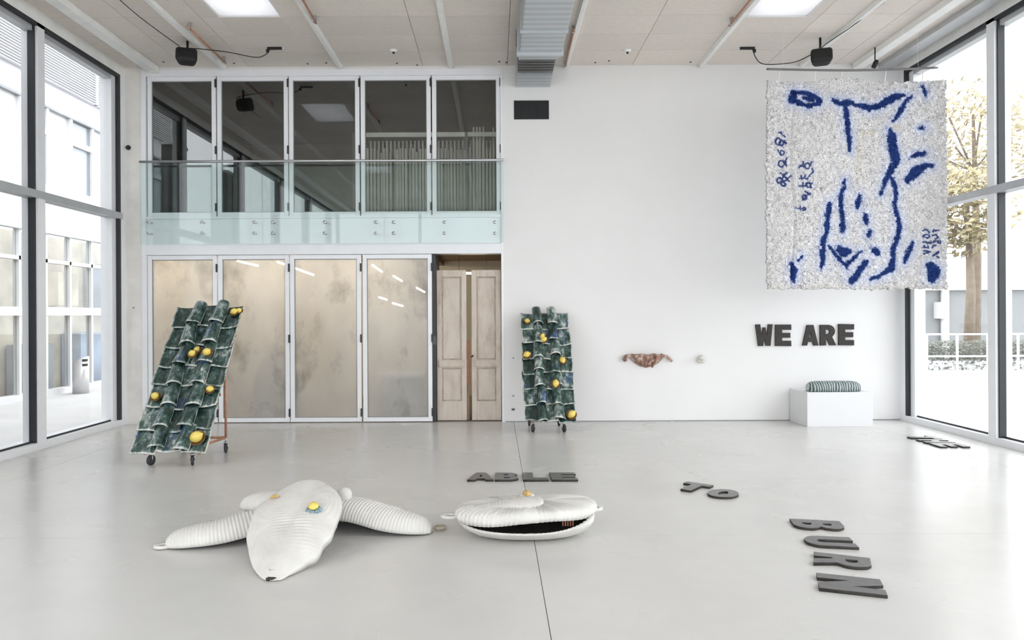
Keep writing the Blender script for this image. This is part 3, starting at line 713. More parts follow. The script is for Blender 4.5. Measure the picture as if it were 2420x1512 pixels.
gx0, gx1, gz0, gz1 = WX(1215, 260), WX(1297, 260), WZ(282, 1256), WZ(238, 1256)
gr = empty('vent_grille', ((gx0 + gx1) / 2, D, gz0), 'dark rectangular vent grille in the wall under the duct', 'grille')
m = MB(); w = 0.012
m.box(gx0, gx1, D - 0.012, D, gz0, gz0 + w).box(gx0, gx1, D - 0.012, D, gz1 - w, gz1).box(gx0, gx0 + w, D - 0.012, D, gz0, gz1).box(gx1 - w, gx1, D - 0.012, D, gz0, gz1)
m.build('frame', 'black_plastic', gr); MB().box(gx0, gx1, D - 0.004, D - 0.001, gz0, gz1).build('backing', 'black_plastic', gr)
sl = MB().box(-0.003, 0.003, -0.011, -0.004, gz0 + w, gz1 - w).mesh('slat', 'gasket')
for k in range(22):
    o = bpy.data.objects.new('slat', sl); COL.objects.link(o); o.parent = gr
    o.location = Vector((gx0 + w + (gx1 - gx0 - 2 * w) * (k + 0.5) / 22, D, 0)) - Vector(gr.location)
for (px, py, wm, hm, mt, lb) in ((1213, 967, 0.05, 0.035, 'socket_grey', 'grey socket low on the wall left of the right tile trolley'), (1213, 935, 0.045, 0.03, 'socket_white', 'white switch above the grey socket'), (1213, 846, 0.02, 0.02, 'socket_grey', 'tiny dark screw cap on the wall left of the right tile trolley')):
    c = at(px, py, D); o = empty('wall_socket', (c.x, D, c.z), lb, 'socket', 'small fittings left of the right tile trolley')
    bevel(MB().box(c.x - wm / 2, c.x + wm / 2, D - 0.012, D, c.z - hm / 2, c.z + hm / 2).build('plate', mt, o), 0.003)
    MB().box(c.x - wm / 5, c.x + wm / 5, D - 0.015, D - 0.011, c.z - hm / 5, c.z + hm / 5).build('insert', 'black_plastic', o)
c = at(304, 349, D); o = empty('motion_sensor', (c.x, D, c.z), 'small black sensor on the concrete pillar', 'sensor')
MB().lathe([(0.03, -0.03), (0.035, -0.02), (0.035, 0)], 14, (c.x, D, c.z), (0, 1, 0)).build('housing', 'black_plastic', o)
MB().lathe([(0.014, -0.04), (0.016, -0.03)], 10, (c.x, D, c.z), (0, 1, 0)).build('lens', 'gasket', o)
for (px, py, lb) in ((316, 727, 'small bolt hole fitting low on the concrete pillar'),):
    c = at(px, py, D); o = empty('bolt_cap', (c.x, D, c.z), lb, 'bolt')
    MB().lathe([(0.012, -0.012), (0.014, -0.004), (0.014, 0)], 10, (c.x, D, c.z), (0, 1, 0)).build('cap', 'socket_grey', o)
# ceiling roses
for (px, py, lb) in ((930, 118, 'round ceiling sensor left of the air duct'), (1483, 118, 'round ceiling sensor right of the air duct')):
    c = on_z(px, py, ZC); o = empty('ceiling_sensor', c, lb, 'sensor', 'round ceiling sensors')
    MB().lathe([(0.028, -0.03), (0.05, -0.012), (0.055, 0)], 16, c).build('rose', 'batten_white', o); MB().lathe([(0.014, -0.05), (0.018, -0.028)], 12, c).build('eye', 'black_plastic', o)
for (px, py) in ((727, 150), (771, 148), (938, 149), (986, 153), (1180, 145), (1197, 147), (1407, 147), (1439, 143), (1632, 146), (386, 146), (553, 149), (191, 55)):
    c = on_z(px, py, ZC); o = tag(MB().lathe([(0.012, -0.012), (0.016, -0.004), (0.016, 0)], 8, c).build('ceiling_bolt', 'dark_grey', None, off=c), 'small dark bolt head in the ceiling panels near the end wall', 'bolt', 'bolts in the ceiling panels')

# speakers
def speaker(px, py, d, yaw, label):
    c = at(px, py, d); o = empty('loudspeaker', (c.x, d, ZC), label, 'speaker', 'black ceiling loudspeakers')
    bm = bmesh.new(); bmesh.ops.create_cube(bm, size=1)
    for v in bm.verts:
        k = 1.0 if v.co.y < 0 else 0.72
        v.co = Vector((v.co.x * 0.29 * k, v.co.y * 0.19, v.co.z * 0.225 * k))
    bmesh.ops.bevel(bm, geom=bm.edges[:], offset=0.05, segments=4, affect='EDGES', profile=0.5)
    me = bpy.data.meshes.new('cabinet'); bm.to_mesh(me); bm.free(); me.materials.append(MATS['black_plastic'])
    for p in me.polygons: p.use_smooth = True
    b = bpy.data.objects.new('cabinet', me); COL.objects.link(b); b.parent = o; b.location = c - Vector(o.location); b.rotation_euler = (math.radians(-20), 0, yaw)
    MB().tube([(c.x, d + 0.03, ZC), (c.x, d + 0.03, c.z + 0.06)], 0.016, 8).tube([(c.x - 0.09, d + 0.03, c.z + 0.09), (c.x + 0.06, d + 0.03, c.z + 0.10)], 0.01, 6).build('bracket', 'black_plastic', o)
    return o
speaker(441, 136, 9.9, 0.35, 'black loudspeaker hung from the ceiling at the left')
speaker(1941, 137, 9.9, -0.35, 'black loudspeaker hung from the ceiling by the hanging felt')
def spline(pts, n=8):
    P = [Vector(p) for p in pts]; out = []
    for i in range(len(P) - 1):
        p0, p1, p2, p3 = P[max(i - 1, 0)], P[i], P[i + 1], P[min(i + 2, len(P) - 1)]
        for k in range(n):
            t = k / n
            out.append(0.5 * ((2 * p1) + (p2 - p0) * t + (2 * p0 - 5 * p1 + 4 * p2 - p3) * t * t + (3 * p1 - p0 - 3 * p2 + p3) * t ** 3))
    out.append(P[-1]); return out
def cable(pxs, label, r=0.006):
    pts = [at(a, b, min(d, (ZC - 0.012 - H) / max(ray(a, b).z, 1e-4))) for (a, b, d) in pxs]
    tag(MB().tube(spline(pts), r, 6).build('cable', 'black_plastic', None, off=pts[-1]), label, 'cable')
cable([(250, -30, 9), (330, 40, 9), (425, 110, 9.9)], 'black cable running along the ceiling to the left speaker', 0.005)
cable([(418, 128, 9.85), (420, 116, 9.9), (450, 114, 9.95), (530, 122, 10.1), (600, 135, 10.2), (622, 132, 10.2), (635, 122, 10.2), (636, 116, 10.2)], 'black cable swung from the left speaker to its ceiling socket')
cable([(2090, 5, 9), (2010, 65, 9.4), (1950, 105, 9.8), (1942, 118, 9.85)], 'black cable running along the ceiling to the right speaker', 0.005)
cable([(1925, 125, 9.85), (1880, 146, 10.0), (1830, 152, 10.1), (1800, 150, 10.1), (1786, 136, 10.1), (1778, 116, 10.1)], 'black cable swung from the right speaker to its ceiling socket')
for (a, b, lb) in ((632, 666, 'black ceiling socket bar joined to the left speaker cable'), (1749, 1783, 'black ceiling socket bar joined to the right speaker cable')):
    A, B = on_z(a, 115, ZC - 0.02), on_z(b, 115, ZC - 0.02)
    o = empty('ceiling_socket_bar', (A + B) / 2, lb, 'socket', 'ceiling socket bars')
    MB().box(A.x, B.x, A.y - 0.015, A.y + 0.015, ZC - 0.032, ZC).build('bar', 'black_plastic', o)
    xx = A.x if a < 1000 else B.x
    MB().box(xx - 0.014, xx + 0.014, A.y - 0.018, A.y + 0.018, ZC - 0.075, ZC - 0.03).build('plug', 'black_plastic', o)
    MB().box(A.x - 0.02, B.x + 0.02, A.y + 0.015, A.y + 0.04, ZC - 0.012, ZC).build('backplate', 'batten_white', o)
o = empty('spotlight', at(2068, 152, 10.3), 'small black spotlight under the broad right beam', 'spotlight')
c = at(2068, 152, 10.3); MB().lathe([(0.03, -0.05), (0.035, 0.03), (0.02, 0.06)], 12, c, (0.4, -0.3, 1)).build('body', 'black_plastic', o); MB().tube([c, (c.x, c.y, ZC)], 0.008, 6).build('stem', 'black_plastic', o)

# ================================================================== LETTERS
def arc(cx, cy, rx, ry, a0, a1, n=10): return [(cx + rx * math.cos(math.radians(a0 + (a1 - a0) * i / n)), cy + ry * math.sin(math.radians(a0 + (a1 - a0) * i / n))) for i in range(n + 1)]
GLYPH = {
 'W': (0.80, [[(0, 1), (.21, 1), (.275, .42), (.35, .86), (.46, .86), (.53, .42), (.60, 1), (.80, 1), (.68, 0), (.47, 0), (.405, .40), (.335, 0), (.12, 0)]]),
 'E': (0.74, [[(0, 0), (.74, 0), (.74, .235), (.31, .235), (.31, .39), (.70, .39), (.70, .61), (.31, .61), (.31, .765), (.74, .765), (.74, 1), (0, 1)]]),
 'A': (0.77, [[(0, 0), (.22, 0), (.27, .18), (.50, .18), (.55, 0), (.77, 0), (.54, 1), (.23, 1)], [(.32, .40), (.45, .40), (.385, .72)]]),
 'R': (0.78, [[(0, 0), (.27, 0), (.27, .34), (.33, .34), (.48, 0), (.78, 0), (.59, .40)] + arc(.42, .69, .31, .31, -50, 90) + [(0, 1)], [(.27, .55), (.40, .55)] + arc(.40, .665, .08, .105, -70, 70, 5) + [(.40, .78), (.27, .78)]]),
 'B': (0.72, [[(0, 0)] + arc(.43, .27, .29, .27, -90, 60) + [(.53, .53)] + arc(.40, .75, .28, .25, -35, 90) + [(0, 1)], [(.27, .19), (.38, .19)] + arc(.38, .285, .09, .085, -70, 70, 5) + [(.38, .38), (.27, .38)], [(.27, .60), (.36, .60)] + arc(.36, .69, .08, .08, -70, 70, 5) + [(.36, .78), (.27, .78)]]),
 'L': (0.72, [[(0, 0), (.72, 0), (.72, .27), (.30, .27), (.30, 1), (0, 1)]]),
 'T': (0.74, [[(.23, 0), (.51, 0), (.51, .74), (.74, .74), (.74, 1), (0, 1), (0, .74), (.23, .74)]]),
 'O': (0.78, [arc(.39, .5, .39, .5, 0, 340, 23), arc(.39, .5, .12, .25, 0, 340, 17)]),
 'U': (0.76, [[(0, 1), (0, .34)] + arc(.38, .34, .38, .34, 180, 360, 14) + [(.76, 1), (.50, 1), (.50, .36)] + arc(.38, .36, .12, .12, 0, -180, 8) + [(.26, 1)]]),
 'N': (0.84, [[(0, 0), (.26, 0), (.26, .52), (.52, 0), (.84, 0), (.84, 1), (.58, 1), (.58, .48), (.32, 1), (0, 1)]]),
 'H': (0.78, [[(0, 0), (.27, 0), (.27, .38), (.51, .38), (.51, 0), (.78, 0), (.78, 1), (.51, 1), (.51, .62), (.27, .62), (.27, 1), (0, 1)]]),
}
def glyph_mesh(ch, w, h, t, mat):
    gw, polys = GLYPH[ch]
    cu = bpy.data.curves.new('glyph', 'CURVE'); cu.dimensions = '2D'; cu.fill_mode = 'BOTH'; cu.extrude = t / 2; cu.bevel_depth = 0.0025; cu.bevel_resolution = 1
    for P in polys:
        sp = cu.splines.new('POLY'); sp.points.add(len(P) - 1); sp.use_cyclic_u = True
        for i, (x, y) in enumerate(P): sp.points[i].co = (x / gw * w + random.uniform(-1, 1) * 0.002, y * h + random.uniform(-1, 1) * 0.002, 0, 1)
    o = bpy.data.objects.new('glyph', cu); COL.objects.link(o)
    dg = bpy.context.evaluated_depsgraph_get(); me = bpy.data.meshes.new_from_object(o.evaluated_get(dg)); bpy.data.objects.remove(o)
    me.materials.clear(); me.materials.append(MATS[mat]); me.name = 'letter_' + ch.lower()
    for v in me.vertices: v.co.z += t / 2 + 0.0026
    return me
TL = 0.021
def floor_letter(ch, origin, up_deg, h, w, label, group):
    me = glyph_mesh(ch, w, h, TL - 0.005, 'black_letter_floor')
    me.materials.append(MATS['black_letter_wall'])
    for p in me.polygons: p.material_index = 0 if abs(p.normal.z) > 0.6 else 1  # side faces take the blacker material, which paints in their shade
    o = bpy.data.objects.new('letter_' + ch.lower(), me); COL.objects.link(o)
    o.location = (origin.x, origin.y, 0.0); o.rotation_euler.z = math.radians(up_deg - 90); tag(o, label, 'letter', group); return o
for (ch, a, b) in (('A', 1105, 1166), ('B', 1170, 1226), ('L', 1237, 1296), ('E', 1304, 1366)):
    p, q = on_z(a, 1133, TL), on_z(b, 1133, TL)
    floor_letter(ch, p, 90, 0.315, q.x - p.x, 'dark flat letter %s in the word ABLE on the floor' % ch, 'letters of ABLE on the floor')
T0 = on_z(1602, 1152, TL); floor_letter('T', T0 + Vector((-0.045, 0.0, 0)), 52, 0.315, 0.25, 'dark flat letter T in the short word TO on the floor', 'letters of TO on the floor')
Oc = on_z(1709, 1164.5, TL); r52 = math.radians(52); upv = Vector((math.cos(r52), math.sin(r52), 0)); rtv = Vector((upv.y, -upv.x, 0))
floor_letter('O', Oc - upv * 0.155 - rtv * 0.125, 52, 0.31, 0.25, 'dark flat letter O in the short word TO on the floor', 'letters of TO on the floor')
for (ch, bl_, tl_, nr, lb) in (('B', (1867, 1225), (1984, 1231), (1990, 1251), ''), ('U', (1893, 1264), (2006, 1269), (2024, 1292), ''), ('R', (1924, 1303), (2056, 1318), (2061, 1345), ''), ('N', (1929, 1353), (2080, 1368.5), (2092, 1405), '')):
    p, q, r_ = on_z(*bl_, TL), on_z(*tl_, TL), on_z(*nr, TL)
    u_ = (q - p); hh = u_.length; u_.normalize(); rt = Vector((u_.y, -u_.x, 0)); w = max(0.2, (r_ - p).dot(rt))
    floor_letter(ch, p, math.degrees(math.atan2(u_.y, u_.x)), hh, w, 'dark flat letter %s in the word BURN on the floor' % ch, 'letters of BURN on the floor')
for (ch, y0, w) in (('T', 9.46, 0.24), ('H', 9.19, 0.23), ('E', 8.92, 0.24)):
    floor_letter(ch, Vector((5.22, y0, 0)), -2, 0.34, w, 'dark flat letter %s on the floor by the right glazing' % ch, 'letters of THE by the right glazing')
for (ch, a, b, py0, py1, wd_, n_) in (('W', 1785, 1825, 817, 767, 'WE', ''), ('E', 1831, 1868, 817, 767, 'WE', ''), ('A', 1895, 1932, 816, 768, 'ARE', ''), ('R', 1937, 1974, 816, 768, 'ARE', ''), ('E', 1980, 2016, 815, 766, 'ARE', '')):
    p, q = at(a, py0, D), at(b, py0, D); tp = at(a, py1, D)
    me = glyph_mesh(ch, q.x - p.x, tp.z - p.z, 0.025, 'black_letter_wall')
    o = bpy.data.objects.new('letter_' + ch.lower(), me); COL.objects.link(o)
    o.location = (p.x, D - 0.0005, p.z); o.rotation_euler = (math.radians(90), math.radians(random.uniform(-0.6, 0.6)), 0)
    tag(o, 'black wall letter %s in the word %s' % (ch, wd_), 'letter', 'letters of WE ARE on the wall')

# ================================================================== TILE TROLLEYS
def sheet(nx, ny, fn, thick):
    """closed thin sheet from fn(u,v)->(x,y,z); returns MB and rim weights"""
    vs = []; rim = []
    for side in (0, 1):
        for j in range(ny + 1):
            for i in range(nx + 1):
                u, v = i / nx, j / ny; x, y, z = fn(u, v); vs.append((x, y, z - (thick if side else 0)))
                rim.append(1.0 if (i in (0, nx) or j == 0) else (0.4 if j == ny else 0.0))
    N = (nx + 1) * (ny + 1); fs = []
    for j in range(ny):
        for i in range(nx):
            a = j * (nx + 1) + i; q = (a, a + 1, a + nx + 2, a + nx + 1); fs.append(q); fs.append(tuple(N + k for k in reversed(q)))
    per = [i for i in range(nx + 1)] + [j * (nx + 1) + nx for j in range(1, ny + 1)] + [ny * (nx + 1) + i for i in range(nx - 1, -1, -1)] + [j * (nx + 1) for j in range(ny - 1, 0, -1)]
    for k in range(len(per)):
        a, b = per[k], per[(k + 1) % len(per)]; fs.append((a, N + a, N + b, b))
    return vs, fs, rim
def tile_mesh(kind, seed, w, l):
    r = random.Random(seed); ph = r.uniform(0, 6); sk = r.uniform(-0.012, 0.012)
    if kind == 'flat':
        def fn(u, v):
            x = (u - 0.5) * w * (1 + 0.04 * math.sin(3 * v + ph)) + sk * v
            y = v * l + 0.012 * math.sin(4 * u + ph) * (1 - v)
            z = 0.040 - 0.034 * v + 0.022 * (abs(2 * u - 1) ** 3) + 0.005 * math.sin(5 * u + ph) * math.sin(4 * v + ph)
            return x, y, z
        nx, ny = 14, 12
    else:
        def fn(u, v):
            rad = w * 0.5 * (1.06 - 0.20 * v); t = math.pi * (1 - u)
            x = rad * math.cos(t) * 1.02 + sk * v; y = v * l + 0.010 * math.sin(5 * u + ph) * (1 - v)
            z = 0.044 - 0.040 * v + rad * 1.05 * math.sin(t) + 0.004 * math.sin(6 * v + ph)
            return x, y, z
        nx, ny = 14, 10
    vs, fs, rim = sheet(nx, ny, fn, 0.016 if kind == 'flat' else 0.014)
    me = bpy.data.meshes.new('tile'); me.from_pydata(vs, [], fs); me.update()
    at_ = me.attributes.new('rim', 'FLOAT', 'POINT'); at_.data.foreach_set('value', rim)
    me.polygons.foreach_set('use_smooth', [True] * len(me.polygons)); me.materials.append(MATS['tile']); return me
lem_prof = [(0.0, -0.60), (0.05, -0.58), (0.10, -0.52), (0.26, -0.40), (0.40, -0.20), (0.44, 0.0), (0.40, 0.22), (0.26, 0.40), (0.12, 0.50), (0.07, 0.58), (0.0, 0.61)]
lemon_me = MB().lathe(lem_prof, 16).mesh('lemon', 'lemon')
saucer_me = MB().lathe([(0.0, -0.02), (0.40, -0.02), (0.60, 0.05), (0.66, 0.14), (0.60, 0.14), (0.52, 0.06), (0.0, 0.04)], 16).mesh('collar', 'lemon_rim')
def caster(p, par, yaw):
    m = MB(); m.lathe([(0.012, 0.0), (0.028, 0.004), (0.028, 0.016), (0.012, 0.02)], 12, (p.x, p.y, 0.108)); m.tube([(p.x, p.y, 0.125), (p.x, p.y, 0.17)], 0.011, 8)
    dx, dy = math.cos(yaw), math.sin(yaw)
    for s in (-1, 1):
        q = Vector((p.x, p.y, 0)) + Vector((-dy, dx, 0)) * 0.020 * s
        m.tube([(q.x, q.y, 0.108), (q.x, q.y, 0.055)], 0.006, 6)
    c = m.build('caster', 'steel', par)
    MB().lathe([(0.012, -0.014), (0.048, -0.014), (0.055, -0.009), (0.055, 0.009), (0.048, 0.014), (0.012, 0.014)], 20, (p.x, p.y, 0.055), (-dy, dx, 0)).build('wheel', 'rubber', c)
    return c
def trolley(label, bc, tc_, W0, yaw, lemons, seed, rows=7):
    r = random.Random(seed)
    o = empty('tile_trolley', (bc.x, bc.y, 0), label, 'sculpture', 'roof tile trolleys')
    V = tc_ - bc; L = V.length; ev = V.normalized()
    eu = Vector((math.cos(yaw), math.sin(yaw), 0)); eu = (eu - ev * eu.dot(ev)).normalized(); en = eu.cross(ev).normalized()
    Mx = Matrix(((eu.x, ev.x, en.x, 0), (eu.y, ev.y, en.y, 0), (eu.z, ev.z, en.z, 0), (0, 0, 0, 1)))
    ori = Vector(o.location)
    def put(me, name, u, v, n, rz=0.0, sc=1.0, par=None, rx=0.0):
        q = bpy.data.objects.new(name, me); COL.objects.link(q); q.parent = o
        q.matrix_local = Matrix.Translation(bc + eu * u + ev * v + en * n - ori) @ Mx @ Matrix.Rotation(rz, 4, 'Z') @ Matrix.Rotation(rx, 4, 'X') @ Matrix.Diagonal((sc, sc, sc, 1)); return q
    pitch = (L - 0.03) / rows; tl = pitch * 1.20
    fw = W0 / 3.0; bw = W0 * 0.205
    flats = [tile_mesh('flat', seed * 10 + k, fw * 1.03, tl) for k in range(4)]; bars = [tile_mesh('bar', seed * 10 + 5 + k, bw, tl) for k in range(4)]
    for j in range(rows):
        for i in range(3):
            put(r.choice(flats), 'tile', (i - 1) * fw + r.uniform(-0.012, 0.012), j * pitch + r.uniform(-0.025, 0.02) - 0.01, 0.018 + r.uniform(0, 0.008), r.uniform(-0.05, 0.05))
    for j in range(rows):
        for i in range(2):
            put(r.choice(bars), 'tile', (i - 0.5) * fw + r.uniform(-0.014, 0.014), j * pitch + r.uniform(-0.03, 0.025) + (0.035 if j == rows - 1 else 0), 0.045 + r.uniform(0, 0.01), r.uniform(-0.06, 0.06))
    # battens carrying the tiles
    for j in range(rows):
        m = MB().box(-W0 / 2 + 0.02, W0 / 2 - 0.02, -0.012, 0.012, -0.03, 0.008); put(m.mesh('batten', 'copper'), 'batten', 0, j * pitch + 0.20, 0)
    for s in (-1, 1):
        m = MB().tube([(0, 0.02, -0.035), (0, L - 0.04, -0.035)], 0.012, 8); put(m.mesh('side_rail', 'copper'), 'side_rail', s * (W0 / 2 - 0.10), 0, 0)
    # lemons
    for (px, py, s) in lemons:
        p = on_plane(px, py, bc + en * 0.085, en); rel = p - bc
        n_ = 0.065
        if min(abs(rel.dot(eu) - fw / 2), abs(rel.dot(eu) + fw / 2)) < bw * 0.62:      # sits on a ridge tile
            n_ = 0.150; rel = on_plane(px, py, bc + en * (n_ + 0.02), en) - bc
        q = put(saucer_me, 'lemon_socket', rel.dot(eu), rel.dot(ev), n_, 0, s)
        g_ = bpy.data.objects.new('lemon', lemon_me); COL.objects.link(g_); g_.parent = q
        g_.matrix_local = Matrix.Translation((0, 0, 0.28)) @ Matrix.Rotation(r.uniform(0, 3), 4, 'Z') @ Matrix.Rotation(r.uniform(0.9, 1.5), 4, 'X')
    return o, eu, ev, en, L
def chassis(o, fr, rr_, zc, post_top, extra=None):
    (a, b), (c, d_) = fr, rr_
    P = [Vector((p.x, p.y, zc)) for p in (a, b, d_, c)]
    for i in range(4): MB().tube([P[i], P[(i + 1) % 4]], 0.015, 8).build('base_tube', 'copper', o)
    for p in (c, d_): MB().tube([(p.x, p.y, zc), (p.x, p.y, post_top)], 0.015, 8).build('post', 'copper', o)
    MB().tube([(c.x, c.y, post_top), (d_.x, d_.y, post_top)], 0.013, 8).build('cross_tube', 'copper', o)
    for p, yw in ((a, 1.2), (b, 1.9), (c, 1.4), (d_, 1.7)): caster(p, o, yw)
# left, larger trolley
bcL = at(402, 1074, 7.88); tcL = at(500, 731, 9.03)
tL, euL, evL, enL, LL = trolley('tall leaning trolley of dark green roof tiles with lemons at the left', bcL, tcL, 0.78, 0.0,
    [(553, 736, .085), (565, 733, .07), (465, 827, .08), (454, 835, .085), (489, 832, .10), (367, 936, .095), (496, 919, .085), (465, 1034, .14)], 3)
fa, fb = on_z(357, 1099), on_z(455, 1099); rb = on_z(534, 1069); ra = Vector((rb.x - 0.5, rb.y, 0))
t_ = (8.62 - bcL.y) / (tcL.y - bcL.y)
chassis(tL, (fa, fb), (ra, rb), 0.175, bcL.z + (tcL.z - bcL.z) * ((rb.y - bcL.y) / (tcL.y - bcL.y)) - 0.04)
# right trolley near the wall
bcR = at(1300, 999, 9.96); tcR = at(1286, 742, 10.80)
tR, euR, evR, enR, LR = trolley('smaller leaning trolley of dark green roof tiles standing by the white wall', bcR, tcR, 0.69, 0.03,
    [(1246, 758, .075), (1282, 794, .075), (1285, 802, .085), (1245, 838, .10), (1329, 851, .10), (1313, 906, .10), (1351, 979, .11)], 11)
fa, fb = on_z(1260, 1021), on_z(1333, 1021); ra = on_z(1251, 1006); rb = on_z(1321, 1006)
chassis(tR, (fa, fb), (ra, rb), 0.165, bcR.z + (tcR.z - bcR.z) * ((ra.y - bcR.y) / (tcR.y - bcR.y)) - 0.05)

# ================================================================== WHITE CLAY SCULPTURES
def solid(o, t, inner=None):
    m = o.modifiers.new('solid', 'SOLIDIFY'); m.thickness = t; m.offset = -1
    if inner: o.data.materials.append(MATS[inner]); m.material_offset = 1  # dark inner faces paint in the shade inside the hollow shells and leaf
    return o
def arch_shell(name, pts, halfw, hgt, rib_pitch, mat='clay', lip=None, ns=320, nt=26, end_p=9.0):
    C = spline(pts, 40); cum = [0]
    for i in range(1, len(C)): cum.append(cum[-1] + (C[i] - C[i - 1]).length)
    L = cum[-1]; vs = []; fs = []
    def cat(s):
        d = s * L; k = 1
        while k < len(C) - 1 and cum[k] < d: k += 1
        t = (d - cum[k - 1]) / max(cum[k] - cum[k - 1], 1e-6); return C[k - 1].lerp(C[k], t)
    for i in range(ns + 1):
        s = i / ns; p = cat(s); tg = (cat(min(1, s + 0.02)) - cat(max(0, s - 0.02))).normalized()
        sd = tg.cross(Vector((0, 0, 1))).normalized(); upv_ = sd.cross(tg).normalized()
        e = max(0.0, 1 - abs(2 * s - 1) ** end_p) ** 0.5
        w = halfw(s) * (0.22 + 0.78 * e) * (0.80 + 0.20 * min(1, 4 * s, 4 * (1 - s))); h = hgt(s) * (0.15 + 0.85 * e)
        rb_ = 0.0023 * math.sin(2 * math.pi * s * L / rib_pitch + 0.6 * math.sin(9 * s))
        q0 = p - sd * (w + rb_); vs.append(Vector((q0.x, q0.y, min(0.004, q0.z))))
        for j in range(nt + 1):
            a = math.pi * j / nt; cx = -math.cos(a); cz = max(0.0, math.sin(a)) ** 0.7
            vs.append(p + sd * cx * (w + rb_) + upv_ * (h * cz + rb_ * cz))
    for i in range(ns):
        for j in range(nt + 1):
            k = i * (nt + 2) + j; fs.append((k, k + 1, k + nt + 3, k + nt + 2))
    m = MB(); m.add(vs, fs, True); m.sm = [True] * len(m.f); return m, L
def tab(p, dirv, par, mat='clay', s=1.0, hole=True):
    d_ = Vector(dirv).normalized(); sd = Vector((0, 0, 1)).cross(d_).normalized(); vs = []; n = 20; u = d_.cross(sd).normalized()
    m = MB(); pts = []
    for ring, (ro, zz) in enumerate(((1.0, 0.010), (1.0, -0.008), (0.40, -0.008), (0.40, 0.010))):
        for k in range(n):
            a = 2 * math.pi * k / n; vs.append(Vector(p) + (d_ * math.cos(a) * 0.062 + sd * math.sin(a) * 0.052) * ro * s + Vector((0, 0, zz)))
    fs = []
    for r_ in range(4):
        for k in range(n):
            k2 = (k + 1) % n; q = (r_ + 1) % 4; fs.append((r_ * n + k, r_ * n + k2, q * n + k2, q * n + k))
    m.add(vs, fs, True); return m.build('tab', mat, par)

# left arm
pA = on_z(392, 1292); pB = Vector((-1.18, 5.52, 0.07))
oA = empty('clay_shell', (pA.x, pA.y, 0), 'long white ribbed clay shell pointing left under the tilted leaf', 'sculpture', 'white ribbed clay forms')
m, L = arch_shell('body', [pA + Vector((0, 0, 0.008)), pA.lerp(pB, 0.3) + Vector((0, -0.02, 0.012)), pA.lerp(pB, 0.6) + Vector((0, 0, 0.04)), pB], lambda s: 0.135 + 0.03 * math.sin(math.pi * s), lambda s: 0.105 + 0.02 * math.sin(math.pi * s), 0.024)
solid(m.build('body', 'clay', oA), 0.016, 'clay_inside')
tab(on_z(378, 1295) + Vector((0.02, 0, 0.014)), (-1, -0.15, 0), oA)
q = pA.lerp(pB, 0.28); MB().lathe([(0.0, -0.005), (0.045, -0.003), (0.05, 0.004), (0.038, 0.008), (0.0, 0.0)], 18, at(500, 1243, q.y - 0.02) , (0.1, -0.55, 0.8)).build('dimple', 'clay_rim', oA)
# knob at its far end
kb = at(813, 1170, 5.55); MB().lathe([(0.0, -0.07), (0.045, -0.055), (0.060, -0.02), (0.058, 0.02), (0.040, 0.05), (0.0, 0.06)], 20, kb, (0.3, -0.2, 1)).build('knob', 'clay', oA)
MB().tube([kb - Vector((0, 0, 0.03)), pB + Vector((0, -0.02, 0.08))], 0.04, 12).build('neck', 'clay', oA)
# right arm
pC = Vector((-1.96, 5.72, 0.125)); pD = on_z(1022, 1258)
oB = empty('clay_shell', (pD.x, pD.y, 0), 'long white ribbed clay shell arching to the right with a dark hollow below', 'sculpture', 'white ribbed clay forms')
m, L = arch_shell('body', [pC, pC.lerp(pD, 0.3) + Vector((0, 0, 0.035)), pC.lerp(pD, 0.6) + Vector((0, 0, 0.05)), pC.lerp(pD, 0.82) + Vector((0, -0.02, 0.012)), pD + Vector((0, 0, 0.008))], lambda s: 0.145 + 0.03 * math.sin(math.pi * s), lambda s: 0.115 + 0.01 * math.sin(math.pi * s), 0.024)
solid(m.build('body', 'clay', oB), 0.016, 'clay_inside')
tab(on_z(1040, 1252) + Vector((0, 0, 0.02)), (1, 0.2, 0), oB, 'clay_rim', 0.7)
er = [at(842, 1212, 5.42), at(862, 1196, 5.52), at(905, 1196, 5.56), at(950, 1208, 5.52), at(932, 1216, 5.44), at(890, 1230, 5.36)]
MB().tube(spline(er, 6), 0.017, 10).build('curled_lip', 'clay', oB)
bitp = at(832, 1186, 5.62); MB().lathe([(0.0, 0), (0.05, 0.0), (0.055, 0.03), (0.035, 0.06), (0.0, 0.05)], 14, bitp - Vector((0, 0, 0.05)), (0.2, -0.3, 1)).build('crown', 'clay', oB)
MB().lathe([(0.0, 0), (0.022, 0.0), (0.024, 0.015), (0.0, 0.02)], 10, bitp + Vector((0.01, -0.005, 0.008)), (0.2, -0.4, 1)).build('crown_core', 'clay_inside', oB)
# leaf on top
leaf_px = [(629, 1368), (640, 1369), (654, 1367), (665, 1364), (694, 1342), (719, 1319), (742, 1308), (754, 1294), (763, 1274), (781, 1256), (790, 1233), (799, 1210), (808, 1181), (799, 1160), (786, 1147), (770, 1136), (754, 1128), (733, 1125), (717, 1126), (701, 1129), (665, 1147), (636, 1169), (611, 1185), (597, 1205), (588, 1231), (581, 1262), (585, 1289), (590, 1314), (602, 1340), (615, 1356)]
p0 = on_z(645, 1367, 0.02); slope = 0.42; nrm = Vector((0, -slope, 1)).normalized()
out = [on_plane(a, b, p0, nrm) for (a, b) in leaf_px]
out = spline(out + [out[0]], 4)[:-1]; n = len(out)
cen = sum(out, Vector()) / n
oC = empty('clay_leaf', (p0.x, p0.y, 0), 'broad white ribbed clay leaf tilted over the two long shells', 'sculpture', 'white ribbed clay forms')
rings = 34; vs = []; fs = []
